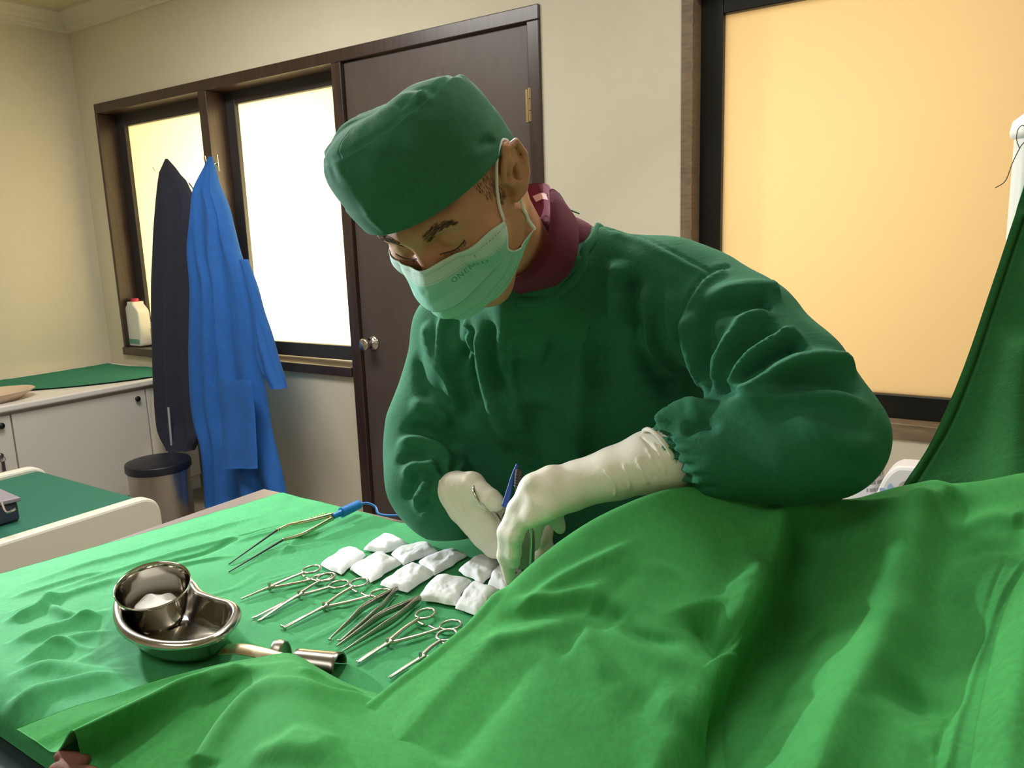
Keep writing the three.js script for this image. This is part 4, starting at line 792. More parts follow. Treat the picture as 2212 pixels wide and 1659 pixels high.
  // the long valley beside the thigh, and the flat plane after it
  f.add([[1742, 1088], [1730, 1170], [1690, 1290], [1640, 1390], [1590, 1480], [1530, 1570], [1470, 1659], [1420, 1740]], 0.036, -0.055, 0.012, 0.08, 0);
  f.add([[1500, 1300], [1530, 1350], [1590, 1400]], 0.03, -0.028, 0.02, 0.3, 0.2);
  f.add([[1735, 1085], [1700, 1105], [1665, 1130], [1640, 1170]], 0.02, 0.013, 0.012, 0.2, 0.5);
  f.add([[1640, 1190], [1620, 1280], [1580, 1330], [1515, 1345]], 0.022, 0.02, 0.016, 0.3, 0.3);
  // ridge line from the hip towards the camera
  f.add([[2010, 1050], [1990, 1130], [1975, 1230], [1960, 1320], [1925, 1400], [1880, 1500], [1830, 1600], [1790, 1700]], 0.022, 0.03, 0.034, 0.1, 0);
  f.add([[2100, 1060], [2060, 1150], [2020, 1240], [1960, 1380]], 0.02, -0.018, 0.03, 0.2, 0.3);
  f.add([[2060, 1040], [2010, 1085], [1960, 1150]], 0.012, 0.008, 0.02, 0.2, 0.4);
  f.add([[1760, 1090], [1850, 1090], [1930, 1105], [1965, 1150]], 0.008, 0.006, 0.014, 0.2, 0.4);
  f.add([[2212, 1130], [2100, 1120], [2030, 1150]], 0.012, 0.010, 0.016, 0.1, 0.4); f.add([[2212, 1180], [2120, 1180], [2060, 1200]], 0.01, -0.007, 0.014, 0.1, 0.4);
  // gathers over the knee
  const gather = [[[1090, 1300], [1200, 1290], [1320, 1260]], [[1060, 1350], [1180, 1320], [1290, 1310], [1360, 1300]], [[1280, 1250], [1300, 1290], [1330, 1330]], [[1270, 1300], [1300, 1340], [1400, 1370], [1500, 1400]], [[1290, 1320], [1380, 1400], [1480, 1440], [1540, 1460]], [[1310, 1290], [1350, 1250], [1390, 1220]], [[1100, 1330], [1210, 1250], [1330, 1190], [1400, 1150]], [[1310, 1310], [1420, 1380], [1510, 1370]], [[1240, 1360], [1280, 1420], [1330, 1480]], [[1260, 1330], [1240, 1380], [1200, 1430]], [[1020, 1400], [1130, 1370], [1250, 1340]]];
  gather.forEach((l, i) => f.add(l, 0.006 + 0.003 * (i % 3), (i % 2 ? -0.004 : 0.0055), 0.011, 0.3, 0.35));
  f.add([[1280, 1300], [1310, 1320], [1340, 1345]], 0.014, -0.008, 0.014, 0.3, 0.3);
  f.add([[1090, 1240], [1010, 1340], [900, 1440], [780, 1550], [690, 1640]], 0.006, 0.006, 0.02, 0.1, 0.05);
  f.add([[1120, 1330], [1010, 1440], [900, 1560], [820, 1659]], 0.012, 0.005, 0.02, 0.3, 0.1); f.add([[1160, 1400], [1060, 1520], [960, 1659]], 0.016, -0.005, 0.02, 0.3, 0.1);
  f.add([[1400, 1500], [1480, 1540], [1540, 1545]], 0.016, 0.009, 0.012, 0.4, 0.3); f.add([[1330, 1480], [1440, 1540], [1530, 1540]], 0.014, -0.006, 0.02, 0.4, 0.2);
  f.add([[1380, 1210], [1480, 1240], [1560, 1290]], 0.006, 0.003, 0.01, 0.3, 0.3); f.add([[1560, 1290], [1600, 1265], [1650, 1270]], 0.006, 0.004, 0.008, 0.3, 0.3);
  // soft dents in the plane right of the valley
  f.add([[1630, 1440], [1710, 1480], [1800, 1510]], 0.012, -0.006, 0.02, 0.3, 0.3); f.add([[1720, 1310], [1800, 1340], [1900, 1360]], 0.012, -0.005, 0.018, 0.3, 0.4); f.add([[1780, 1130], [1900, 1160], [1950, 1180]], 0.01, 0.004, 0.012, 0.3, 0.4);
  f.add([[1900, 1480], [1980, 1500], [2060, 1540]], 0.014, -0.01, 0.02, 0.3, 0.3); f.add([[1890, 1540], [1960, 1590], [2040, 1620]], 0.014, 0.006, 0.02, 0.3, 0.3);
  f.add([[2050, 1250], [2040, 1350], [2000, 1450], [1980, 1560]], 0.03, -0.012, 0.03, 0.3, 0.2);
  // stitched hem near the right edge
  f.add([[2212, 1205], [2165, 1280], [2130, 1370], [2100, 1460], [2070, 1560], [2050, 1659]], 0.003, 0.0025, 0.003, 0.02, 0); f.add([[2180, 1180], [2135, 1290], [2100, 1380], [2070, 1480], [2035, 1590], [2020, 1659]], 0.002, -0.0015, 0.002, 0.05, 0);
  f.apply(); uvFrom(g, (x, y, z) => [x, z + y * 0.5]);
  const drape = solo('patient_drape', thicken(g, 0.0015), bodyDrape, 'large green drape over the patient in the foreground', 'drape');
  // second sheet lying on it at the right edge of the picture
  const e = [[2260, 1200, 0.74], [2205, 1265, 0.708], [2165, 1350, 0.67], [2138, 1450, 0.63], [2112, 1560, 0.59], [2090, 1700, 0.545], [2070, 1900, 0.48]].map(p => pd(...p));
  const rows = e.map((p, i) => { const out = []; for (let k = 0; k < 6; k++) { const q = pd(...[[2260, 1200, 0.74], [2205, 1265, 0.708], [2165, 1350, 0.67], [2138, 1450, 0.63], [2112, 1560, 0.59], [2090, 1700, 0.545], [2070, 1900, 0.48]][i].map((v, c) => c === 0 ? v + k * 70 : c === 1 ? v - k * 12 : v - k * 0.012)); q.y += 0.012 + (k === 1 ? 0.008 : 0) - (k === 0 ? 0.002 : 0) - k * 0.002; out.push(q); } return out; });
  const g2 = flipUp(sheet(rows, 60, 90)), f2 = new Folds(g2); f2.each((x, y, z) => 0.002 * fbm(x * 9, y * 9, z * 9)); f2.apply(); uvFrom(g2, (x, y, z) => [x, z + y * 0.5]);
  solo('folded_sheet', thicken(g2, 0.0015), bodyDrape, 'bright green folded sheet at the right edge of the foreground', 'drape');
}
{
  // small drape thrown over the retractor, lower left
  const y = (px, py, h) => onPlane(px, py, 'y', TY + h);
  const rows = [
    [[35, 1575, 0.004], [150, 1530, 0.008], [250, 1500, 0.012], [350, 1466, 0.02], [470, 1435, 0.03], [560, 1420, 0.037], [628, 1412, 0.04], [690, 1444, 0.03], [760, 1480, 0.02], [838, 1504, 0.016], [930, 1530, 0.012]],
    [[75, 1600, 0.001], [180, 1550, 0.007], [275, 1515, 0.010], [370, 1478, 0.018], [480, 1441, 0.03], [568, 1426, 0.038], [632, 1420, 0.042], [695, 1454, 0.032], [765, 1490, 0.022], [843, 1514, 0.018], [933, 1540, 0.014]],
    [[120, 1625, 0.001], [215, 1570, 0.007], [300, 1530, 0.012], [385, 1490, 0.02], [488, 1446, 0.032], [574, 1432, 0.04], [638, 1428, 0.044], [700, 1464, 0.034], [770, 1500, 0.026], [848, 1526, 0.022], [938, 1552, 0.018]],
    [[157, 1578, 0.045], [245, 1537, 0.043], [322, 1500, 0.042], [400, 1462, 0.042], [495, 1442, 0.042], [582, 1436, 0.046], [645, 1438, 0.05], [706, 1474, 0.04], [776, 1510, 0.032], [854, 1540, 0.028], [944, 1566, 0.022]],
    [[178, 1640, 0.006], [262, 1605, 0.008], [345, 1565, 0.012], [420, 1520, 0.02], [510, 1480, 0.03], [592, 1466, 0.046], [655, 1465, 0.052], [716, 1498, 0.045], [790, 1534, 0.038], [866, 1566, 0.034], [952, 1596, 0.026]],
    [[205, 1700, 0.002], [290, 1690, 0.004], [365, 1640, 0.007], [432, 1590, 0.012], [520, 1540, 0.03], [600, 1515, 0.046], [662, 1520, 0.052], [730, 1550, 0.047], [810, 1582, 0.041], [886, 1612, 0.037], [962, 1640, 0.03]],
    [[240, 1790, 0.002], [330, 1790, 0.004], [400, 1750, 0.006], [450, 1690, 0.01], [530, 1630, 0.026], [605, 1595, 0.044], [672, 1600, 0.05], [745, 1622, 0.047], [830, 1645, 0.043], [900, 1672, 0.038], [970, 1700, 0.03]],
    [[260, 1880, 0.002], [360, 1890, 0.002], [430, 1850, 0.004], [480, 1790, 0.01], [540, 1720, 0.022], [605, 1690, 0.036], [680, 1692, 0.044], [760, 1712, 0.043], [850, 1732, 0.04], [920, 1752, 0.035], [980, 1780, 0.03]],
  ].map(r => r.map(p => y(...p)));
  const g = flipUp(sheet(rows, 300, 170)), f = new Folds(g);
  f.each((x, yy, z) => 0.0015 * fbm(x * 9, yy * 9, z * 9));
  f.add([[425, 1659], [480, 1575], [540, 1505], [590, 1475], [640, 1455]], 0.012, 0.009, 0.018, 0.05, 0.4);
  f.add([[560, 1480], [640, 1475], [720, 1500], [838, 1512]], 0.006, 0.006, 0.016, 0.3, 0.3);
  f.add([[430, 1475], [480, 1465], [530, 1445]], 0.01, 0.008, 0.01, 0.3, 0.3);
  f.add([[600, 1590], [680, 1595], [740, 1620]], 0.01, 0.005, 0.014, 0.3, 0.3); f.add([[520, 1640], [600, 1620], [680, 1625], [760, 1640]], 0.01, 0.006, 0.014, 0.3, 0.3);
  f.add([[640, 1440], [720, 1475], [800, 1505]], 0.005, 0.004, 0.008, 0.2, 0.3);
  f.apply(); uvFrom(g, (x, y, z) => [x, z + y * 0.5]);
  solo('small_drape', thicken(g, 0.0014), bodyDrape, 'smaller green drape lying over the retractor at lower left', 'drape');
}
{
  // upright drape hung from the stand at the right
  const rows = [[2222, 372, 1.16], [2196, 450, 1.15], [2150, 590, 1.13], [2082, 790, 1.10], [2010, 955, 1.07], [1950, 1050, 1.05], [1915, 1110, 1.04]].map(([x, yy, d], j) => { const o = []; for (let k = 0; k < 7; k++) { const w = [6, 30, 70, 110, 135, 150, 160][j]; o.push(pd(x + k * w, yy + k * (j < 2 ? 4 : 0), d - k * 0.014 * (j / 3 + 0.3) + (k % 2 ? 0.006 : 0))); } return o; });
  const g = sheet(rows, 300, 200); { const n = g.attributes.normal; let s = 0; const p = g.attributes.position; for (let i = 0; i < n.count; i += 50) s += n.getX(i) * (eye.x - p.getX(i)) + n.getY(i) * (eye.y - p.getY(i)) + n.getZ(i) * (eye.z - p.getZ(i)); if (s < 0) flipGeo(g); }
  const f = new Folds(g); f.each((x, yy, z) => 0.004 * fbm(x * 8, yy * 5, z * 8));
  f.add([[2212, 470], [2165, 610], [2105, 790], [2050, 920], [1985, 1030], [1965, 1060]], 0.0022, -0.006, 0.0022, 0, 0);
  f.add([[2200, 470], [2150, 610], [2090, 790], [2030, 920], [1968, 1030]], 0.012, 0.003, 0.012, 0, 0);
  f.add([[2212, 700], [2190, 900], [2180, 1060]], 0.02, 0.012, 0.03, 0.2, 0);
  f.apply(); uvFrom(g, (x, y, z) => [x + z, y]);
  solo('upright_drape', thicken(g, 0.0016), fabric('#17702f', 0.92, 9, 0.0005, { transmission: 0.12, thickness: 0 }), 'dark green hemmed drape hanging from the stand at right', 'drape');
  const top = pd(2238, 282, 1.26), g2 = thing('drip_stand', 'white drip stand pole holding the upright drape', 'stand', [top.x, 0, top.z]);
  part('pole', new THREE.CylinderGeometry(0.029, 0.029, top.y - 0.06, 32).translate(0, (top.y - 0.06) / 2 + 0.05, 0), mat('#dcdcd0', 0.4), g2);
  part('collar', lathe([[0.029, -0.012], [0.035, -0.008], [0.036, 0.0], [0.033, 0.016], [0.018, 0.028], [0, 0.03]], 36).translate(0, top.y, 0), mat('#e2e2d6', 0.4), g2);
  part('upper_tube', new THREE.CylinderGeometry(0.012, 0.012, 0.05, 24).translate(0, top.y + 0.05, 0), mat('#b79c86', 0.4), g2);
  part('clamp_knob', lathe([[0, 0.02], [0.016, 0.018], [0.018, 0], [0.016, -0.012], [0, -0.012]], 24).translate(0, top.y + 0.085, 0), mat('#141413', 0.4), g2);
  for (let i = 0; i < 5; i++) { const a = i / 5 * 6.283; part('foot', sweep([new V3(0, 0.06, 0), new V3(Math.cos(a) * 0.28, 0.03, Math.sin(a) * 0.28)], () => [0.014, 0.012], 6, 10), mat('#cfcfc8', 0.4), g2); }
  const th = [pd(2202, 320, 1.222), pd(2196, 300, 1.22), pd(2200, 278, 1.222), pd(2212, 272, 1.22), pd(2216, 300, 1.22), pd(2204, 318, 1.218), pd(2188, 350, 1.216), pd(2172, 390, 1.214), pd(2150, 406, 1.212)];
  solo('thread', tube(th, 0.0007, 80, 6), mat('#3d4436', 0.8), 'dark thread tied round the drip stand pole', 'thread');
}
{
  // toes of the patient showing under the small drape
  const J = (x, y, h, r) => { const p = onPlane(x, y, 'y', TY + h), d = p.clone().sub(eye).dot(camF); return [p, r * d / FOCAL]; };
  const seg = [[J(178, 1646, 0.004, 18), J(134, 1634, 0.0, 16)], [J(188, 1680, 0.003, 22), J(124, 1666, 0.0, 20)], [J(210, 1735, 0.003, 26), J(138, 1715, 0.0, 22)], [J(188, 1680, 0.003, 22), J(240, 1770, 0.004, 34)], [J(240, 1770, 0.004, 34), [new V3(-0.55, 0.872, 2.37), 0.036]], [[new V3(-0.55, 0.872, 2.37), 0.036], [new V3(-0.15, 0.9, 2.42), 0.05]]];
  const cs = seg.map(([a, b]) => coneCap(a[0], b[0], a[1], b[1])), sdf = (x, y, z) => cs.reduce((d, c) => smin(d, c(x, y, z), 0.006), 1e3);
  const [lo, hi] = bounds(seg.flat().map(s => s[0]), 0.06);
  const g = surfaceNets(sdf, lo, hi, 0.003);
  const p = thing('person', 'patient lying under the green drapes, bare foot showing lower left', 'person');
  part('body', uvFrom(g, (x, y, z) => [x, y]), mat('#7d5142', 0.85), p);
}

// ---------------------------------------------------------------- the surgeon
const surgeon = thing('person', 'surgeon in green gown, cap and mask bending over the table', 'person');
const K = (px, py, D, rpx) => ({ p: at(px, py, D), r: rpx * D / FOCAL });
const chainSdf = (list, k) => { const c = []; for (const ch of list) for (let i = 0; i < ch.length - 1; i++) c.push(coneCap(ch[i].p, ch[i + 1].p, ch[i].r, ch[i + 1].r)); return (x, y, z) => { let d = c[0](x, y, z); for (let i = 1; i < c.length; i++) d = smin(d, c[i](x, y, z), k); return d; }; };
// joints
const RS = K(985, 715, 1.27, 84), RE = K(915, 985, 1.23, 72), RW = K(972, 1062, 1.15, 46);
const LS = K(1508, 655, 1.04, 104), LE = K(1784, 945, 0.885, 115), LW = K(1420, 995, 0.967, 55);
const headM = (() => { const e = [12, 50, 12].map(v => v * RAD), m = new THREE.Matrix4().makeRotationY(e[0]).multiply(new THREE.Matrix4().makeRotationX(e[1])).multiply(new THREE.Matrix4().makeRotationZ(e[2])); return m.setPosition(-0.58, 1.381, 1.808); })();
const headInv = headM.clone().invert().elements;
const toHead = (x, y, z) => [headInv[0] * x + headInv[4] * y + headInv[8] * z + headInv[12], headInv[1] * x + headInv[5] * y + headInv[9] * z + headInv[13], headInv[2] * x + headInv[6] * y + headInv[10] * z + headInv[14]];
const H = (x, y, z) => new V3(x, y, z).applyMatrix4(headM);
const neckA = H(0.0, -0.055, -0.035), neckB = at(1135, 585, 1.105);

// ---- body: head and neck fine, the rest coarse, one geometry
const skin = (() => { const b = tex(256, 256, (u, v) => 0.5 + 0.4 * tileNoise(u, v, 90, 3)); b.repeat.set(14, 14); const c = tex(128, 128, (u, v) => { const n = 0.03 * tileNoise(u, v, 9, 2) + 0.025 * tileNoise(u, v, 30, 4); return [0.97 + n, 0.95 + n * 1.4, 0.94 + n * 1.5]; }, true); c.repeat.set(5, 5); return new THREE.MeshPhysicalMaterial({ color: lin('#cb9671'), roughness: 0.5, map: c, bumpMap: b, bumpScale: 0.0002 }); })();
const v = (x, y, z) => new V3(x, y, z);
const headSdf = (() => {
  const skull = ellipsoid(v(0, 0.032, -0.012), 0.076, 0.08, 0.094), face = ellipsoid(v(0, -0.012, 0.03), 0.068, 0.086, 0.062), chin = coneCap(v(-0.012, -0.086, 0.062), v(0.012, -0.086, 0.062), 0.02, 0.02);
  const jaws = [-1, 1].map(s => coneCap(v(s * 0.055, -0.04, 0.002), v(s * 0.014, -0.086, 0.055), 0.015, 0.017)), cheeks = [-1, 1].map(s => ellipsoid(v(s * 0.045, -0.008, 0.058), 0.026, 0.024, 0.024));
  const brow = [-1, 1].map(s => coneCap(v(s * 0.012, 0.043, 0.079), v(s * 0.047, 0.043, 0.064), 0.0125, 0.013)), bridge = coneCap(v(0, 0.03, 0.083), v(0, -0.02, 0.105), 0.0085, 0.013), tipN = ellipsoid(v(0, -0.025, 0.105), 0.018, 0.012, 0.014);
  const sock = [-1, 1].map(s => ellipsoid(v(s * 0.031, 0.024, 0.091), 0.0175, 0.011, 0.013)), lid = [-1, 1].map(s => ellipsoid(v(s * 0.0315, 0.0205, 0.0705), 0.0175, 0.0145, 0.0142));
  const lips = ellipsoid(v(0, -0.06, 0.082), 0.024, 0.014, 0.014);
  // ear, person's left and right
  const ears = [-1, 1].map(s => {
    const E = (x, y, z) => v(s * x, y, z);
    const hel = [E(0.079, 0.016, 0.004), E(0.086, 0.031, -0.002), E(0.0915, 0.039, -0.018), E(0.095, 0.033, -0.034), E(0.0955, 0.014, -0.034), E(0.091, -0.001, -0.022), E(0.086, -0.011, -0.007), E(0.079, -0.0115, 0.004)], c = [];
    for (let i = 0; i < 7; i++) c.push(coneCap(hel[i], hel[i + 1], 0.0037 + (i > 4 ? 0.0018 : 0), 0.0037 + (i > 3 ? 0.0018 : 0)));
    const plateE = coneCap(E(0.08, 0.024, -0.018), E(0.08, 0.0, -0.008), 0.0105, 0.009), anti = coneCap(E(0.089, 0.026, -0.022), E(0.0868, 0.001, -0.0135), 0.0034, 0.0034), tragus = ellipsoid(E(0.082, 0.008, 0.001), 0.005, 0.006, 0.005), concha = ellipsoid(E(0.092, 0.01, -0.011), 0.0115, 0.0095, 0.0075);
    const fill = ellipsoid(E(0.0864, 0.022, -0.021), 0.0056, 0.022, 0.0168), web = coneCap(E(0.0875, 0.03, -0.024), E(0.086, 0.0, -0.016), 0.0062, 0.0055), web2 = coneCap(E(0.085, 0.028, -0.012), E(0.084, -0.004, -0.006), 0.0058, 0.006);
    return (x, y, z) => { let d = c[0](x, y, z); for (let i = 1; i < 7; i++) d = Math.min(d, c[i](x, y, z)); d = smin(d, fill(x, y, z), 0.003); d = smin(d, smin(web(x, y, z), web2(x, y, z), 0.006), 0.0035); d = smin(d, plateE(x, y, z), 0.006); d = smax(d, -concha(x, y, z), 0.003); d = smin(d, anti(x, y, z), 0.0028); return smin(d, tragus(x, y, z), 0.003); };
  });
  return (x, y, z) => {
    let d = smin(skull(x, y, z), face(x, y, z), 0.03);
    d = smin(d, smin(jaws[0](x, y, z), jaws[1](x, y, z), 0.01), 0.03); d = smin(d, chin(x, y, z), 0.03);
    d = smin(d, smin(cheeks[0](x, y, z), cheeks[1](x, y, z), 0.005), 0.022); d = smin(d, smin(brow[0](x, y, z), brow[1](x, y, z), 0.008), 0.014);
    d = smin(d, bridge(x, y, z), 0.014); d = smin(d, tipN(x, y, z), 0.012); d = smin(d, lips(x, y, z), 0.012);
    d = smax(d, -Math.min(sock[0](x, y, z), sock[1](x, y, z)), 0.012); d = smin(d, Math.min(lid[0](x, y, z), lid[1](x, y, z)), 0.0035);
    return smin(d, x > 0 ? ears[1](x, y, z) : ears[0](x, y, z), 0.006);
  };
})();
{
  const neck = coneCap(neckA, neckB, 0.053, 0.052), stern = coneCap(at(1120, 580, 1.03), H(0.05, -0.03, -0.035), 0.012, 0.012);
  const trunkChain = [[{ p: neckB.clone().addScaledVector(camF, 0.03), r: 0.045 }, K(1200, 760, 1.26, 80), K(1190, 1000, 1.36, 90), { p: new V3(-0.52, 0.72, 1.3), r: 0.12 }], [{ p: RS.p, r: 0.03 }, { p: at(1190, 700, 1.22), r: 0.03 }], [{ p: LS.p.clone().addScaledVector(camF, 0.03), r: 0.03 }, { p: at(1260, 690, 1.2), r: 0.03 }], [{ p: RS.p, r: 0.035 }, { p: RE.p, r: 0.034 }, { p: RW.p, r: 0.018 }], [{ p: LS.p.clone().addScaledVector(camF, 0.03), r: 0.035 }, { p: LE.p, r: 0.036 }, { p: LW.p, r: 0.018 }],
    ...[-1, 1].map(s => [{ p: new V3(-0.52 + s * 0.09, 0.78, 1.3), r: 0.09 }, { p: new V3(-0.53 + s * 0.11, 0.45, 1.31), r: 0.062 }, { p: new V3(-0.53 + s * 0.11, 0.09, 1.3), r: 0.042 }])];
  const trunk = chainSdf(trunkChain, 0.04);
  const fine = (x, y, z) => { const [a, b, c] = toHead(x, y, z); return smin(smin(headSdf(a, b, c), neck(x, y, z), 0.028), stern(x, y, z), 0.03); };
  const pts = [H(-0.1, -0.13, -0.12), H(0.1, -0.13, -0.12), H(-0.1, 0.16, -0.12), H(0.1, 0.16, -0.12), H(-0.1, -0.13, 0.13), H(0.1, -0.13, 0.13), H(-0.1, 0.16, 0.13), H(0.1, 0.16, 0.13), neckB];
  const [lo, hi] = bounds(pts, 0.02);
  const g1 = surfaceNets(fine, lo, hi, 0.0021), [l2, h2] = bounds(trunkChain.flat().map(q => q.p), 0.13); l2[1] = -0.02;
  const g2 = surfaceNets((x, y, z) => Math.max(trunk(x, y, z), 0.03 - y), l2, h2, 0.014);
  const strip = g => uvFrom(g, (x, y, z) => [x + z * 0.6, y]);
  part('body', mergeGeometries([strip(g1), strip(g2)]), skin, surgeon);
  for (const s of [-1, 1]) part('shoe', new RoundedBoxGeometry(0.1, 0.08, 0.27, 4, 0.035).translate(-0.53 + s * 0.11, 0.04, 1.35), mat('#222222', 0.6), surgeon);
}
// eyebrows and lashes: short hair strands
{
  const hairM = mat('#4a372c', 0.8), surf = (x, y) => { let z = 0.13; for (let i = 0; i < 60; i++) { const d = headSdf(x, y, z); if (d < 0.0002) break; z -= Math.max(d * 0.7, 0.0002); } return z; };
  for (const s of [-1, 1]) {
    const list = [];
    for (let i = 0; i < 170; i++) {
      const t = rnd(), x = s * lerp(0.014, 0.05, t), y = lerp(0.037, 0.046, Math.sin(t * 2.6)) + (rnd() - 0.5) * lerp(0.014, 0.006, t), a = [x, y], b = [x + s * lerp(0.003, 0.0065, rnd()), y + lerp(0.004, -0.0015, t) * (0.5 + rnd() * 0.5)];
      list.push(tube([H(a[0], a[1], surf(...a) - 0.0003), H((a[0] + b[0]) / 2, (a[1] + b[1]) / 2, surf((a[0] + b[0]) / 2, (a[1] + b[1]) / 2) + 0.0008), H(b[0], b[1], surf(...b) + 0.0004)], 0.00019, 3, 4));
    }
    part('eyebrow', merge(list), hairM, surgeon);
    const lash = [], line = [];
    for (let i = 0; i <= 16; i++) { const t = i / 16, x = s * lerp(0.0165, 0.0485, t), y = 0.0125 - 0.004 * Math.sin(t * Math.PI) + 0.003 * t; line.push(H(x, y, surf(x, y) + 0.0002)); if (i > 1) for (let k = 0; k < 2; k++) { const xx = x + (rnd() - 0.5) * 0.002; lash.push(tube([H(xx, y, surf(xx, y)), H(xx + s * 0.001, y - 0.0015, surf(xx, y) + 0.0014), H(xx + s * 0.0016, y - 0.003, surf(xx, y) + 0.003)], 0.00016, 3, 4)); } }
    part('eyelashes', merge([tube(line, 0.0006, 30, 6), ...lash]), hairM, surgeon);
  }
  // short hair showing between cap and ear
  const hs = []; for (let i = 0; i < 700; i++) { const s = i % 2 ? 1 : -1, y = lerp(0.002, 0.05, rnd()), z = lerp(0.012, 0.036, rnd()) * (y > 0.02 ? 1 : 0.7); let x = 0.1; for (let k = 0; k < 60; k++) { const d = headSdf(s * x, y, z); if (d < 0.0002) break; x -= Math.max(d * 0.7, 0.0002); } hs.push(tube([H(s * x, y, z), H(s * (x + 0.0006), y - 0.0015, z + 0.0006), H(s * (x + 0.0004), y - 0.003, z + 0.0012)], 0.00011, 2, 3)); }
  part('hair', merge(hs), hairM, surgeon);
}
// ---- surgical cap
{
  const N = 160, Mv = 70, pos = [], uv = [], idx = [];
  const rim = a => { const c = Math.cos(a), s = Math.sin(a); return v(0.0855 * s, 0.042 + (c > 0 ? 0.032 * c : 0.05 * c), 0.108 * c - 0.006 + (c > 0 ? 0.004 * c : 0)); };   // a = 0 at the forehead
  const bulge = a => { const c = Math.cos(a), s = Math.sin(a); return v(0.089 * s, 0.100 + 0.03 * c + 0.008 * s, 0.1015 * c - 0.004); };
  const top = a => { const c = Math.cos(a), s = Math.sin(a); return v(0.08 * s, 0.131 + 0.03 * c + 0.014 * s - (c < 0 ? 0.02 * c * c : 0), 0.085 * c - 0.004); };
  const crown = v(0, 0.139, 0.0);
  for (let j = 0; j <= Mv; j++) for (let i = 0; i <= N; i++) {
    const a = i / N * 2 * Math.PI, t = j / Mv; let p;
    if (t < 0.62) { const w = t / 0.62, R0 = rim(a), B = bulge(a), T = top(a); p = R0.multiplyScalar((1 - w) * (1 - w)).addScaledVector(B.clone().multiplyScalar(2).addScaledVector(rim(a), -0.5).addScaledVector(T, -0.5), 2 * w * (1 - w)).addScaledVector(T, w * w); }
    else { const w = (t - 0.62) / 0.38, T = top(a); p = T.lerp(crown, w); p.y += 0.012 * Math.sin(Math.min(1, w) * Math.PI) * (1 - 0.4 * w) + 0.003; }
    const gather = sstep(0.3, 0.6, t) * sstep(0.95, 0.62, t), puck = 0.0035 * gather * (noise3(Math.cos(a) * 3.2 + 7, Math.sin(a) * 3.2, t * 4) + 0.6 * noise3(Math.cos(a) * 7, Math.sin(a) * 7 + 9, t * 6)), soft = 0.003 * fbm(p.x * 14, p.y * 14, p.z * 14 + 3) * sstep(0.05, 0.2, t);
    const o = p.clone().sub(v(0, 0.08, 0)).normalize(); p.addScaledVector(o, puck + soft + (Math.abs(t - 0.62) < 0.012 ? -0.0018 : 0) + (Math.abs(t - 0.16) < 0.008 ? -0.0012 : 0) + (t < 0.16 ? 0.0012 : 0));
    const q = p.applyMatrix4(headM); pos.push(q.x, q.y, q.z); uv.push(i / N * 0.6, t * 0.25);
  }
  for (let j = 0; j < Mv; j++) for (let i = 0; i < N; i++) { const a = j * (N + 1) + i; idx.push(a, a + 1, a + N + 1, a + 1, a + N + 2, a + N + 1); }
  const g = new THREE.BufferGeometry(); g.setAttribute('position', new THREE.Float32BufferAttribute(pos, 3)); g.setAttribute('uv', new THREE.Float32BufferAttribute(uv, 2)); g.setIndex(idx); g.userData = { nu: N, nv: Mv };
  const f = new Folds(g); const cen = H(0, 0.08, 0);
  if (f.nor[3 * 4000] * (pos[12000] - cen.x) + f.nor[3 * 4000 + 1] * (pos[12001] - cen.y) + f.nor[3 * 4000 + 2] * (pos[12002] - cen.z) < 0) { flipGeo(g); f.nor = g.attributes.normal.array.slice(); }
  f.add([[748, 262], [752, 300], [758, 340]], 0.005, -0.0018, 0.006, 0.2, 0.3); f.add([[870, 215], [862, 240], [868, 262]], 0.004, -0.004, 0.005, 0.2, 0.3); f.add([[915, 195], [900, 212], [905, 235]], 0.003, 0.003, 0.004, 0.2, 0.3);
  f.add([[1072, 300], [1045, 312], [1020, 330]], 0.004, -0.004, 0.006, 0.1, 0.5); f.add([[780, 430], [800, 470], [840, 505]], 0.006, 0.002, 0.006, 0.3, 0.2); f.apply();
  part('surgical_cap', thicken(g, 0.0014), fabric('#33795a', 0.9, 10, 0.0003), surgeon, 'green cloth surgical cap');
}
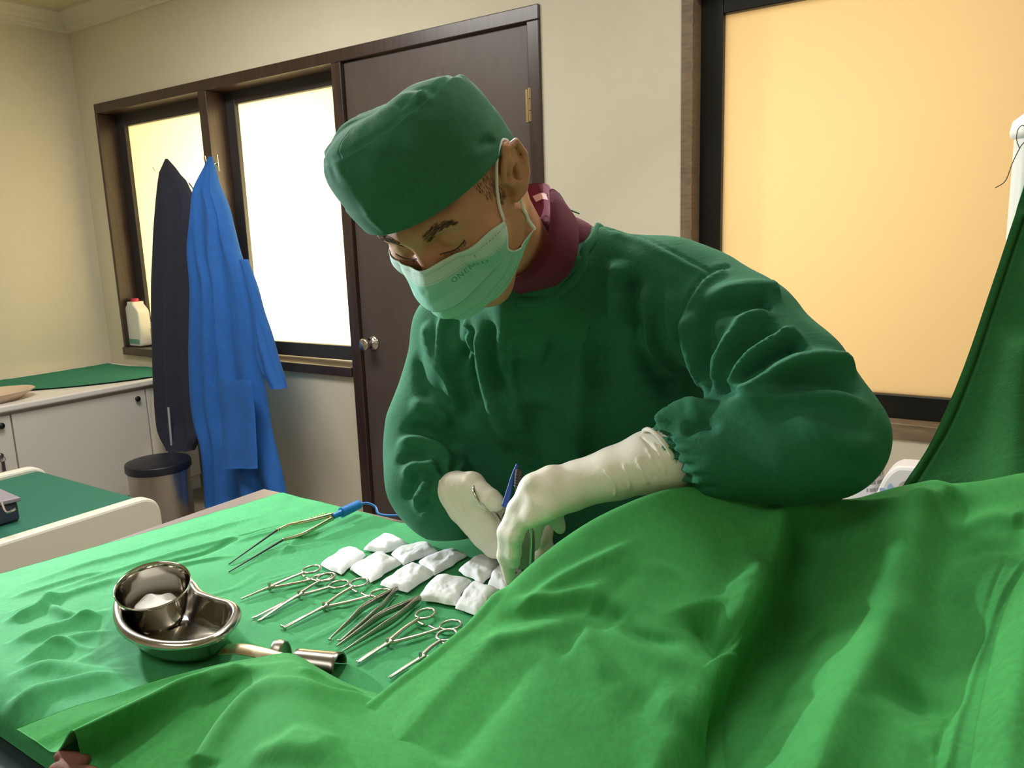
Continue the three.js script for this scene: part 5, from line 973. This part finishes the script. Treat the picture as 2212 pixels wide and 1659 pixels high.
// ---- face mask with printed lettering, pleats, ear loops
{
  const P = [
    [[-0.066, -0.004, 0.04], [-0.048, 0.008, 0.082], [-0.022, 0.012, 0.1], [0, 0.016, 0.112], [0.022, 0.0125, 0.099], [0.045, 0.003, 0.076], [0.066, -0.006, 0.041]],
    [[-0.070, -0.022, 0.035], [-0.053, -0.014, 0.088], [-0.026, -0.012, 0.115], [0, -0.01, 0.124], [0.026, -0.012, 0.113], [0.049, -0.016, 0.084], [0.065, -0.022, 0.05]],
    [[-0.071, -0.038, 0.028], [-0.054, -0.038, 0.085], [-0.028, -0.038, 0.116], [0, -0.038, 0.126], [0.028, -0.038, 0.113], [0.05, -0.04, 0.08], [0.063, -0.04, 0.05]],
    [[-0.070, -0.054, 0.018], [-0.052, -0.062, 0.075], [-0.028, -0.061, 0.108], [0, -0.062, 0.117], [0.028, -0.062, 0.104], [0.049, -0.064, 0.069], [0.064, -0.057, 0.038]],
    [[-0.066, -0.066, 0.008], [-0.045, -0.078, 0.056], [-0.024, -0.083, 0.088], [0, -0.085, 0.097], [0.024, -0.084, 0.086], [0.046, -0.08, 0.054], [0.0685, -0.071, 0.0]],
  ].map(r => r.map(q => H(...q)));
  const g = sheet(P, 150, 110), c0 = H(0, -0.03, 0.03); { const n = g.attributes.normal, p = g.attributes.position; const k = 55 * 151 + 75; if (n.getX(k) * (p.getX(k) - c0.x) + n.getY(k) * (p.getY(k) - c0.y) + n.getZ(k) * (p.getZ(k) - c0.z) < 0) flipGeo(g); }
  const uvA = g.attributes.uv; const { nu, nv } = g.userData; for (let j = 0; j <= nv; j++) for (let i = 0; i <= nu; i++) uvA.setXY(j * (nu + 1) + i, i / nu, 1 - j / nv);
  const f = new Folds(g);
  for (let j = 0; j <= nv; j++) for (let i = 0; i <= nu; i++) { const t = j / nv, u = i / nu, e = sstep(0, 0.1, u) * sstep(1, 0.9, u); let d = 0; for (const q of [0.46, 0.64, 0.82]) { const x = t - q - 0.05 * Math.pow(2 * u - 1, 2) * (q - 0.5) * -1; d += x < 0 && x > -0.14 ? 0.0052 * (x + 0.14) / 0.14 : 0; } f.d[j * (nu + 1) + i] += d * (0.4 + 0.6 * e) + 0.003 * fbm(u * 5 + t * 3, t * 4 - u * 2, 4) * e + (t < 0.03 ? 0.0006 : 0); }
  f.apply();
  { const p = g.attributes.position, e = 0.0005, w = new V3(); for (let i = 0; i < p.count; i++) { const u = (i % (nu + 1)) / nu, t = Math.floor(i / (nu + 1)) / nv, need = 0.0022 + 0.002 * sstep(0.02, 0.12, t) * sstep(1, 0.9, t) * sstep(0, 0.1, u) * sstep(1, 0.9, u); for (let k = 0; k < 4; k++) { const [a, b, c] = toHead(p.getX(i), p.getY(i), p.getZ(i)), d = headSdf(a, b, c); if (d >= need) break; w.set(headSdf(a + e, b, c) - d, headSdf(a, b + e, c) - d, headSdf(a, b, c + e) - d).normalize().multiplyScalar(need - d); const q = H(a + w.x, b + w.y, c + w.z); p.setXYZ(i, q.x, q.y, q.z); } } g.computeVertexNormals(); }
  const cv = document.createElement('canvas'); cv.width = 1024; cv.height = 768; const x = cv.getContext('2d');
  x.fillStyle = '#8fd6bd'; x.fillRect(0, 0, 1024, 768);
  for (let i = 0; i < 900; i++) { x.fillStyle = rnd() > 0.5 ? 'rgba(255,255,255,0.05)' : 'rgba(60,160,130,0.05)'; const w = 4 + rnd() * 30; x.fillRect(rnd() * 1024, rnd() * 768, w, 2 + rnd() * 6); }
  x.fillStyle = '#d5ebe0'; x.fillRect(0, 0, 1024, 22); x.fillStyle = '#bfe3d3'; x.fillRect(0, 22, 1024, 100);
  x.fillStyle = '#5d9d86'; for (let k = 0; k < 128; k++) { x.fillRect(k * 8 + 1, 38, 4, 4); x.fillRect(k * 8 + 1, 108, 4, 4); }
  for (let k = 0; k < 60; k++) for (let q = 0; q < 4; q++) { x.fillRect(14 + q * 9, 30 + k * 12.4, 3, 3); x.fillRect(982 + q * 9, 30 + k * 12.4, 3, 3); }
  x.fillStyle = '#eef6f2'; x.fillRect(0, 0, 10, 768); x.fillRect(1014, 0, 10, 768);
  x.fillStyle = '#5fa88f'; x.fillRect(868, 52, 5, 24);
  x.font = '56px sans-serif'; x.textAlign = 'center'; x.fillStyle = '#3f8f74'; x.fillText('ONEMED', 790, 190);
  const t = new THREE.CanvasTexture(cv); t.colorSpace = THREE.SRGBColorSpace; t.magFilter = THREE.LinearFilter;
  const mask = part('face_mask', thicken(g, 0.0009), new THREE.MeshPhysicalMaterial({ map: t, roughness: 0.75, side: THREE.DoubleSide, transmission: 0.1, thickness: 0 }), surgeon, 'mint green pleated surgical mask');
  const cord = mat('#f2f1ec', 0.8);
  for (const s of [1, -1]) {
    const W = (a) => new THREE.CatmullRomCurve3(a.map(q => v(s * q[0], q[1], q[2]))).getPoints(60).map(q => { for (let k = 0; k < 5; k++) { const d = headSdf(q.x, q.y, q.z), e = 0.0005; if (d >= 0.0016) break; q.addScaledVector(v(headSdf(q.x + e, q.y, q.z) - d, headSdf(q.x, q.y + e, q.z) - d, headSdf(q.x, q.y, q.z + e) - d).normalize(), 0.0016 - d); } return H(q.x, q.y, q.z); });
    part('ear_loop', tube(W([[0.0665, -0.006, 0.041], [0.072, 0.008, 0.03], [0.0785, 0.026, 0.014], [0.084, 0.041, 0.0], [0.086, 0.046, -0.018], [0.084, 0.035, -0.036], [0.0815, 0.012, -0.03], [0.081, -0.008, -0.008], [0.0765, -0.03, 0.002], [0.073, -0.05, 0.003], [0.07, -0.07, 0.0]]), 0.0019, 160, 8), cord, mask, 'white elastic ear loop');
  }
}
// ---- shirt under the gown
const maroon = fabric('#6b1f3a', 0.85, 9);
{
  const sh = chainSdf([[K(1200, 545, 1.095, 82), K(1215, 620, 1.15, 90)], [K(1252, 545, 1.085, 52), K(1180, 590, 1.1, 80)]], 0.03);
  const [lo, hi] = bounds([at(1080, 420, 1.0), at(1380, 760, 1.25)], 0.09);
  const cut = coneCap(neckB, neckA, 0.06, 0.056);
  part('shirt', uvFrom(surfaceNets((x, y, z) => Math.max(sh(x, y, z), -cut(x, y, z)), lo, hi, 0.0036), (x, y, z) => [x + z, y]), maroon, surgeon, 'maroon shirt');
  const rows = [
    [[1186, 412, 1.03], [1194, 408, 1.035], [1206, 416, 1.045], [1218, 432, 1.055], [1226, 445, 1.065]],
    [[1188, 445, 1.01], [1203, 440, 1.012], [1220, 446, 1.02], [1236, 462, 1.035], [1246, 474, 1.05]],
    [[1187, 485, 0.998], [1206, 485, 0.995], [1226, 490, 1.0], [1242, 500, 1.015], [1250, 508, 1.03]],
    [[1178, 525, 0.99], [1200, 530, 0.985], [1220, 536, 0.992], [1236, 544, 1.005], [1246, 552, 1.02]],
    [[1158, 562, 0.99], [1180, 572, 0.985], [1200, 580, 0.992], [1216, 588, 1.005], [1226, 596, 1.02]],
    [[1122, 596, 1.0], [1146, 606, 0.998], [1164, 613, 1.005], [1178, 620, 1.016], [1188, 626, 1.03]],
    [[1075, 612, 1.02], [1098, 624, 1.02], [1116, 632, 1.028], [1130, 638, 1.036], [1142, 644, 1.045]],
  ].map(r => r.map(q => at(...q)));
  const g = sheet(rows, 40, 60), fo = new Folds(g); fo.each((x, y, z) => 0.0015 * fbm(x * 20, y * 20, z * 20)); fo.apply();
  part('shirt_collar', thicken(g, 0.0022), maroon, surgeon, 'maroon shirt collar standing open');
  const back = [[[1126, 400, 1.1], [1146, 397, 1.105], [1165, 395, 1.1], [1180, 398, 1.07], [1188, 410, 1.035]], [[1128, 418, 1.1], [1148, 417, 1.105], [1166, 416, 1.1], [1181, 420, 1.07], [1190, 432, 1.035]], [[1136, 452, 1.1], [1154, 470, 1.105], [1170, 480, 1.1], [1185, 482, 1.07], [1193, 484, 1.035]]].map(r => r.map(q => at(...q)));
  part('collar_back', thicken(sheet(back, 40, 20), 0.0022), maroon, surgeon);
  const lab = [[[1150, 424, 1.094], [1168, 417, 1.09], [1180, 420, 1.062]], [[1158, 436, 1.094], [1172, 430, 1.09], [1184, 432, 1.062]]].map(r => r.map(q => at(...q)));
  part('collar_label', thicken(sheet(lab, 12, 6), 0.001), mat('#c9a9a6', 0.8), surgeon, 'pale woven collar label');
}
// ---- gown
const latex = (() => { const b = tex(256, 256, (u, v2) => 0.5 + 0.25 * tileNoise(u, v2, 24, 3) + 0.2 * tileNoise(u, v2, 70, 5)); b.repeat.set(10, 10); return new THREE.MeshPhysicalMaterial({ color: lin('#f0ead9'), roughness: 0.5, bumpMap: b, bumpScale: 0.0003, sheen: 0.1 }); })();
const gownM = fabric('#1d6e4a', 0.88, 9, 0.0005, { sheen: 0.15, sheenColor: new THREE.Color(0.2, 0.7, 0.4), sheenRoughness: 0.7 });
{
  const chains = [
    [K(1330, 568, 1.075, 66), K(1440, 605, 1.055, 80), LS],
    [K(1130, 640, 1.17, 62), K(1060, 670, 1.22, 70), RS],
    [LS, K(1600, 725, 0.99, 118), K(1700, 830, 0.93, 122), LE, K(1700, 965, 0.90, 108), K(1560, 970, 0.935, 98), K(1490, 980, 0.955, 76), LW],
    [RS, K(960, 830, 1.26, 82), K(925, 920, 1.245, 80), RE, K(928, 1050, 1.2, 74), K(962, 1082, 1.16, 62)],
    [K(925, 1030, 1.2, 70), K(960, 1090, 1.19, 64), K(1000, 1110, 1.2, 46)],
    [K(1180, 680, 1.19, 130), K(1160, 850, 1.27, 168), K(1180, 1000, 1.32, 172), { p: new V3(-0.5, 0.72, 1.3), r: 0.165 }, { p: new V3(-0.5, 0.38, 1.3), r: 0.19 }],
    [K(1380, 680, 1.1, 120), K(1400, 850, 1.2, 150), K(1400, 1010, 1.27, 150), { p: new V3(-0.42, 0.72, 1.28), r: 0.165 }, { p: new V3(-0.42, 0.38, 1.28), r: 0.19 }],
    [K(1120, 700, 1.2, 120), K(1060, 850, 1.28, 120), K(1080, 1010, 1.32, 130), { p: new V3(-0.6, 0.72, 1.33), r: 0.16 }],
    [K(1260, 640, 1.13, 105), K(1260, 800, 1.19, 130)],
  ];
  const body = chainSdf(chains, 0.035);
  const openA = coneCap(at(1195, 545, 1.11), at(1150, 430, 1.07), 0.064, 0.085), openB = coneCap(at(1195, 545, 1.11), at(1200, 620, 1.17), 0.062, 0.04), open = (x, y, z) => Math.min(openA(x, y, z), openB(x, y, z));
  const rollN = chainSdf([[K(1070, 730, 1.15, 70), K(1130, 705, 1.11, 70), K(1205, 668, 1.088, 68), K(1290, 605, 1.08, 60)], [K(1050, 676, 1.12, 46), K(1105, 660, 1.065, 44), K(1172, 626, 1.05, 43), K(1238, 576, 1.055, 42), K(1290, 528, 1.075, 38)]], 0.01);
  const cT = at(1392, 930, 0.957), cB = at(1467, 1056, 0.968), cN = at(1449, 978, 0.9215), cut = new THREE.Plane().setFromCoplanarPoints(cT, cB, cN); if (cut.distanceToPoint(LE.p) > 0) cut.negate();
  const cc = cT.clone().lerp(cB, 0.5);
  const sdf = (x, y, z) => { let d = body(x, y, z); d = smax(d, -open(x, y, z), 0.008); d = smin(d, rollN(x, y, z), 0.02); if (Math.hypot(x - cc.x, y - cc.y, z - cc.z) < 0.11) d = Math.max(d, cut.normal.x * x + cut.normal.y * y + cut.normal.z * z + cut.constant); return Math.max(d, 0.3 - y); };
  { const a = cT.clone().sub(cB).multiplyScalar(0.5), b = cN.clone().sub(cc), ring = []; for (let i = 0; i < 32; i++) { const t = i / 32 * 6.283; ring.push(cc.clone().addScaledVector(a, Math.cos(t) * 1.0).addScaledVector(b, Math.sin(t))); } part('glove_cuff', tube(ring, 0.003, 90, 8, true), latex, surgeon); }
  const [lo, hi] = bounds(chains.flat().map(q => q.p), 0.2); lo[1] = 0.27;
  const g = surfaceNets(sdf, lo, hi, 0.0044);
  const f = new Folds(g);
  f.each((x, y, z) => 0.0025 * fbm(x * 9, y * 7, z * 9) + 0.0009 * fbm(x * 30, y * 22, z * 30, 2));
  const A = (l, wl, a, wr, ea, eb) => f.add(l, wl * 0.92, a * (Math.abs(a) > 0.0075 ? 1.12 : 1), wr * 0.92, ea, eb);
  // shoulder and sleeve seams
  A([[1300, 490], [1380, 510], [1450, 545], [1530, 585]], 0.003, -0.0035, 0.003, 0.05, 0); A([[1310, 500], [1390, 522], [1460, 558], [1525, 592]], 0.008, 0.003, 0.008, 0.1, 0.1);
  A([[1580, 572], [1530, 590], [1490, 640], [1470, 700], [1475, 770], [1500, 830], [1520, 860]], 0.0035, -0.006, 0.004, 0.02, 0.1); A([[1575, 585], [1520, 610], [1485, 670], [1475, 740]], 0.006, 0.004, 0.01, 0.1, 0.2);
  // left sleeve folds, gathered into the crook of the elbow
  A([[1665, 655], [1620, 660], [1560, 660], [1500, 690]], 0.014, -0.016, 0.012, 0.05, 0.4); A([[1680, 630], [1620, 628], [1560, 640], [1510, 660]], 0.016, 0.012, 0.016, 0.1, 0.4);
  A([[1500, 660], [1490, 720], [1510, 790], [1540, 850]], 0.012, 0.015, 0.012, 0.2, 0.2); A([[1520, 640], [1520, 700], [1530, 780], [1545, 850]], 0.010, -0.014, 0.010, 0.3, 0.1);
  A([[1690, 690], [1620, 690], [1570, 740], [1560, 820], [1550, 860]], 0.014, 0.017, 0.014, 0.2, 0.15); A([[1600, 700], [1565, 720], [1545, 780]], 0.01, -0.01, 0.01, 0.3, 0.3);
  A([[1690, 700], [1650, 730], [1600, 770], [1575, 830], [1560, 858]], 0.01, -0.016, 0.012, 0.2, 0.15); A([[1740, 720], [1690, 735], [1640, 765], [1600, 800], [1570, 850]], 0.013, 0.019, 0.013, 0.2, 0.15);
  A([[1740, 745], [1690, 760], [1640, 800], [1600, 840]], 0.011, -0.02, 0.011, 0.15, 0.2); A([[1850, 800], [1770, 785], [1700, 790], [1640, 825], [1590, 860]], 0.014, 0.021, 0.015, 0.25, 0.15);
  A([[1870, 850], [1790, 830], [1710, 835], [1650, 850]], 0.012, -0.014, 0.012, 0.3, 0.3); A([[1895, 880], [1800, 862], [1720, 858], [1640, 865], [1560, 885]], 0.012, 0.014, 0.016, 0.3, 0.25);
  A([[1910, 960], [1850, 960], [1760, 920], [1680, 880]], 0.016, 0.008, 0.012, 0.3, 0.4); A([[1520, 880], [1600, 880], [1700, 905]], 0.014, 0.008, 0.014, 0.4, 0.4);
  A([[1530, 900], [1500, 880], [1460, 895], [1420, 925]], 0.014, 0.014, 0.012, 0.3, 0.1); A([[1560, 925], [1510, 915], [1470, 930]], 0.01, -0.012, 0.01, 0.4, 0.2);
  // cuff gathers, left
  for (let i = 0; i < 12; i++) { const t = i / 11, x0 = lerp(1392, 1462, t), y0 = lerp(920, 1046, t); A([[x0 + 2, y0], [x0 + 34, y0 + 3], [x0 + 75 + (i % 3) * 22, y0 + 6 + (i % 2) * 8]], 0.0042, i % 2 ? -0.0035 : 0.0045, 0.0042, 0.3, 0.5); }
  A([[1412, 918], [1445, 960], [1462, 1000], [1470, 1046]], 0.006, -0.007, 0.006, 0.02, 0.02);
  // right sleeve
  A([[990, 660], [960, 700], [955, 760], [975, 840], [1000, 900]], 0.01, 0.013, 0.012, 0.2, 0.2); A([[1005, 700], [985, 770], [1000, 860], [1020, 930]], 0.012, -0.018, 0.012, 0.15, 0.2); A([[920, 690], [930, 760], [955, 840]], 0.012, 0.012, 0.012, 0.2, 0.3);
  A([[895, 760], [910, 820], [930, 880]], 0.011, -0.01, 0.011, 0.3, 0.3); A([[880, 870], [930, 880], [985, 920]], 0.012, 0.012, 0.012, 0.3, 0.3); A([[860, 930], [910, 925], [970, 950], [1000, 980]], 0.011, -0.013, 0.011, 0.3, 0.2); A([[850, 960], [900, 955], [950, 975], [985, 1010]], 0.011, 0.014, 0.011, 0.3, 0.3);
  A([[850, 1000], [890, 985], [930, 1000]], 0.009, -0.009, 0.01, 0.3, 0.3); A([[868, 1040], [890, 1010], [920, 1005], [950, 1015]], 0.009, 0.011, 0.01, 0.3, 0.2); A([[880, 1090], [890, 1050], [915, 1025]], 0.009, -0.008, 0.009, 0.3, 0.2); A([[900, 1110], [905, 1070], [925, 1040]], 0.008, 0.008, 0.009, 0.3, 0.2);
  for (let i = 0; i < 11; i++) { const a = lerp(-2.5, -5.2, i / 10), cx = 968, cy = 1068; A([[cx + Math.cos(a) * 40, cy - Math.sin(a) * 46], [cx + Math.cos(a) * 56, cy - Math.sin(a) * 62], [cx + Math.cos(a) * 80, cy - Math.sin(a) * 84]], 0.004, i % 2 ? -0.005 : 0.0055, 0.004, 0.02, 0.5); }
  const B = (l, wl, a, wr, ea, eb) => f.add(l, wl * 0.85, a * 1.6, wr * 0.85, ea, eb);
  // chest: long soft folds falling from the yoke
  B([[1290, 640], [1260, 760], [1245, 900], [1240, 1020]], 0.026, 0.014, 0.03, 0.2, 0.1); B([[1350, 590], [1370, 640], [1380, 720], [1360, 730]], 0.012, -0.012, 0.010, 0.2, 0.3); B([[1330, 560], [1330, 640], [1340, 720]], 0.016, 0.014, 0.014, 0.2, 0.3);
  B([[1390, 600], [1400, 680], [1420, 760], [1470, 830]], 0.014, 0.014, 0.016, 0.2, 0.2); B([[1370, 720], [1420, 800], [1480, 870]], 0.02, -0.014, 0.02, 0.3, 0.1); B([[1440, 620], [1450, 690], [1460, 760]], 0.01, 0.006, 0.01, 0.3, 0.3); B([[1300, 720], [1290, 800], [1320, 860]], 0.014, -0.009, 0.016, 0.3, 0.3);
  B([[1040, 680], [1045, 780], [1070, 880], [1110, 980]], 0.014, 0.013, 0.018, 0.2, 0.2); B([[1025, 700], [1020, 800], [1040, 900]], 0.012, -0.012, 0.01, 0.2, 0.2); B([[1090, 660], [1085, 760], [1120, 870], [1130, 960]], 0.01, 0.006, 0.014, 0.2, 0.3); B([[1065, 690], [1062, 780], [1090, 880]], 0.01, -0.008, 0.01, 0.3, 0.3);
  B([[1000, 680], [1010, 730], [1025, 800]], 0.008, 0.008, 0.008, 0.2, 0.3); B([[1180, 700], [1170, 760], [1150, 800]], 0.012, 0.005, 0.016, 0.3, 0.3); B([[1060, 760], [1105, 762], [1145, 760]], 0.006, -0.003, 0.006, 0.3, 0.3); B([[1105, 720], [1106, 765], [1110, 840]], 0.005, 0.004, 0.005, 0.3, 0.3);
  B([[1150, 860], [1160, 950], [1170, 1040]], 0.03, -0.01, 0.03, 0.2, 0.1);
  f.apply();
  uvFrom(g, (x, y, z) => [x + z * 0.7, y]);
  part('surgical_gown', g, gownM, surgeon, 'dark green long-sleeved surgical gown');
  // bound neckline, laid on the cloth
  const line = [[1296, 488], [1280, 514], [1262, 545], [1250, 588], [1214, 630], [1168, 648], [1118, 654]].map(q => f.find(q[0], q[1])).filter(i => i !== null).map(i => new V3().fromBufferAttribute(g.attributes.position, i).addScaledVector(new V3().fromBufferAttribute(g.attributes.normal, i), 0.001));
  part('neck_binding', sweep(line, () => [0.0065, 0.0026], 60, 8, camF.clone().negate()), gownM, surgeon);
  // tie at the back of the neck
  part('neck_tie', sweep([at(1200, 418, 1.1), at(1207, 418, 1.1), at(1216, 432, 1.1), at(1226, 450, 1.1), at(1252, 462, 1.1)], () => [0.004, 0.001], 30, 8), gownM, surgeon);
}
// ---- gloves
function glove(chains, k, folds, name, label) {
  const sdf = chains.map(c => chainSdf([c], 0.006)), all = (x, y, z) => { let d = 1e3; sdf.forEach((s, i) => { d = smin(d, s(x, y, z), chains[i].k ?? k); }); return d; };
  const [lo, hi] = bounds(chains.flat().map(q => q.p), 0.055), g = surfaceNets(all, lo, hi, 0.0019), f = new Folds(g);
  f.each((x, y, z) => 0.0005 * fbm(x * 40, y * 40, z * 40)); folds(f); f.apply();
  return part(name, uvFrom(g, (x, y, z) => [x + z * 0.6, y]), latex, surgeon, label);
}
{
  // person's left hand: forearm cuff, back of the hand, fingers reaching down to the forceps
  const ch = [
    [K(1448, 988, 0.963, 72), K(1404, 998, 0.972, 67), K(1330, 1022, 0.985, 57), K(1250, 1045, 1.0, 50), K(1190, 1062, 1.005, 49), K(1160, 1062, 1.005, 42)],
    [K(1190, 1040, 0.995, 34), K(1152, 1052, 0.99, 26), K(1118, 1100, 0.995, 22), K(1094, 1150, 1.0, 19), K(1092, 1200, 1.015, 17), K(1102, 1252, 1.03, 13)],
    [K(1190, 1065, 0.985, 34), K(1160, 1085, 0.98, 24), K(1128, 1125, 0.985, 19), K(1112, 1158, 0.988, 18), K(1110, 1195, 1.0, 15), K(1112, 1216, 1.01, 12)],
    [K(1185, 1080, 1.01, 34), K(1165, 1105, 1.03, 24), K(1152, 1140, 1.045, 20), K(1150, 1175, 1.05, 17)],
    [K(1200, 1085, 1.02, 34), K(1195, 1110, 1.04, 22), K(1204, 1130, 1.05, 15), K(1210, 1142, 1.052, 12)],
    [K(1230, 1070, 0.99, 36), K(1180, 1100, 0.975, 25), K(1150, 1120, 0.975, 20)],
  ]; ch.forEach((c, i) => { c.k = i ? 0.009 : 0.01; });
  glove(ch, 0.008, f => {
    f.add([[1300, 1010], [1318, 1030], [1330, 1060], [1326, 1076]], 0.0017, 0.0017, 0.0017, 0.2, 0.2); f.add([[1345, 995], [1356, 1025], [1362, 1060]], 0.0017, 0.0017, 0.0017, 0.2, 0.2); f.add([[1372, 985], [1384, 1010], [1400, 1050]], 0.0017, 0.0017, 0.0017, 0.2, 0.2);
    f.add([[1395, 965], [1410, 990], [1428, 1020]], 0.0017, 0.0017, 0.0017, 0.2, 0.2); f.add([[1385, 985], [1402, 1015], [1420, 1040]], 0.0017, -0.0017, 0.0017, 0.2, 0.2); f.add([[1408, 950], [1426, 985], [1440, 1030]], 0.0017, 0.0017, 0.0017, 0.2, 0.2); f.add([[1380, 940], [1400, 960], [1420, 1000]], 0.0017, -0.0017, 0.0017, 0.2, 0.2);
    f.add([[1128, 1036], [1150, 1060], [1160, 1100]], 0.006, -0.0015, 0.006, 0.3, 0.3); for (let i = 0; i < 5; i++) f.add([[1118 + i, 1160 + i * 9], [1128, 1163 + i * 9], [1134, 1160 + i * 9]], 0.0016, -0.0012, 0.0016, 0.3, 0.3);
  }, 'glove', 'cream latex glove on the nearer hand');
  // person's right hand: thumb through the ring, fingers curled round the shanks
  const ch2 = [
    [K(958, 1068, 1.155, 45), K(985, 1070, 1.145, 49), K(1015, 1092, 1.13, 46), K(1035, 1120, 1.125, 42), K(1052, 1150, 1.12, 36), K(1068, 1178, 1.115, 28)],
    [K(990, 1058, 1.13, 40), K(1018, 1052, 1.115, 32), K(1040, 1068, 1.10, 25), K(1060, 1080, 1.09, 23), K(1071, 1086, 1.086, 19)],
    [K(1030, 1110, 1.13, 36), K(1065, 1150, 1.11, 26), K(1085, 1185, 1.10, 20), K(1096, 1212, 1.095, 15)],
    [K(1045, 1110, 1.14, 36), K(1100, 1125, 1.135, 26), K(1150, 1140, 1.12, 24), K(1172, 1150, 1.11, 21), K(1165, 1165, 1.09, 17)],
    [K(1050, 1135, 1.14, 34), K(1110, 1155, 1.135, 25), K(1158, 1172, 1.12, 23), K(1175, 1182, 1.11, 19), K(1160, 1200, 1.09, 16)],
  ]; ch2.forEach((c, i) => { c.k = i ? 0.009 : 0.01; });
  glove(ch2, 0.008, f => {
    for (let i = 0; i < 6; i++) f.add([[948 + i * 6, 1030 + i * 2], [956 + i * 8, 1070 + i * 3], [972 + i * 9, 1105 + i * 3]], 0.0016, i % 2 ? -0.0011 : 0.0014, 0.0016, 0.2, 0.2);
    for (let i = 0; i < 4; i++) f.add([[1056 + i * 4, 1072 + i], [1058 + i * 4, 1082 + i], [1056 + i * 4, 1094]], 0.0014, -0.0012, 0.0014, 0.3, 0.3); f.add([[1020, 1078], [1030, 1092], [1050, 1096]], 0.004, -0.003, 0.004, 0.3, 0.3);
  }, 'glove', 'cream latex glove holding the scissor ring');
}
// ---- instruments in the hands
{
  const h = thing('needle_holder', 'ringed needle holder held in the farther gloved hand', 'needle holder');
  const c = at(1047, 1074, 1.097), ringP = []; const a1 = at(1066, 1103, 1.09).sub(at(1029, 1046, 1.1)).multiplyScalar(0.5), a2 = camF.clone().multiplyScalar(-0.9).addScaledVector(camR, -0.42).normalize().multiplyScalar(0.0215);
  for (let i = 0; i < 24; i++) { const t = i / 24 * 6.283; ringP.push(c.clone().addScaledVector(a1, Math.cos(t)).addScaledVector(a2, Math.sin(t))); }
  const up = part('upper_half', sweep([at(1066, 1103, 1.083), at(1076, 1118, 1.08), at(1086, 1142, 1.075), at(1102, 1190, 1.065), at(1112, 1240, 1.06)], t => [lerp(0.0026, 0.002, t), 0.0022], 30, 10), brightSteel, h);
  part('finger_ring', tube(ringP, 0.002, 60, 8, true), brightSteel, up);
  part('lower_half', sweep([at(1090, 1110, 1.10), at(1086, 1125, 1.09), at(1090, 1145, 1.08), at(1104, 1190, 1.07), at(1113, 1240, 1.062)], t => [0.0026, 0.0022], 30, 10), brightSteel, h);
  const f = thing('bipolar_forceps', 'bipolar forceps with dark grip and blue side held in the nearer hand', 'forceps');
  const P = [at(1116, 1022, 1.03), at(1120, 1060, 1.03), at(1130, 1110, 1.03), at(1140, 1165, 1.03), at(1136, 1230, 1.035)];
  part('blade', sweep(P.slice(2), t => [lerp(0.008, 0.0105, t), 0.0018], 24, 10, camF.clone().negate()), mat('#9a948c', 0.5, { metalness: 0.55 }), f);
  part('blade_edge', sweep([at(1146, 1130, 1.02), at(1148, 1165, 1.022), at(1146, 1225, 1.03)], t => [0.0024, 0.0016], 20, 8, camF.clone().negate()), brightSteel, f);
  part('grip', sweep([at(1121, 1014, 1.03), at(1120, 1035, 1.03), at(1122, 1060, 1.03), at(1130, 1110, 1.03)], t => [lerp(0.0045, 0.007, t), lerp(0.004, 0.005, t)], 30, 12), mat('#3b3732', 0.45, { metalness: 0.4 }), f, 'dark ribbed grip');
  const rib = []; for (let i = 0; i < 5; i++) { const a = at(1121, 1024 + i * 6, 1.03); rib.push(new THREE.TorusGeometry(0.0052 + i * 0.0003, 0.0006, 6, 20).rotateX(Math.PI / 2).translate(a.x, a.y, a.z)); }
  part('grip_ribs', merge(rib), mat('#55504a', 0.4, { metalness: 0.5 }), f);
  part('blue_side', sweep([at(1118, 1003, 1.036), at(1108, 1030, 1.036), at(1100, 1060, 1.036), at(1090, 1095, 1.036)], t => [lerp(0.0022, 0.0045, t), 0.002], 24, 10, camF.clone().negate()), mat('#1f4fa0', 0.4), f, 'blue insulated side');
}

renderer.render(scene, camera);
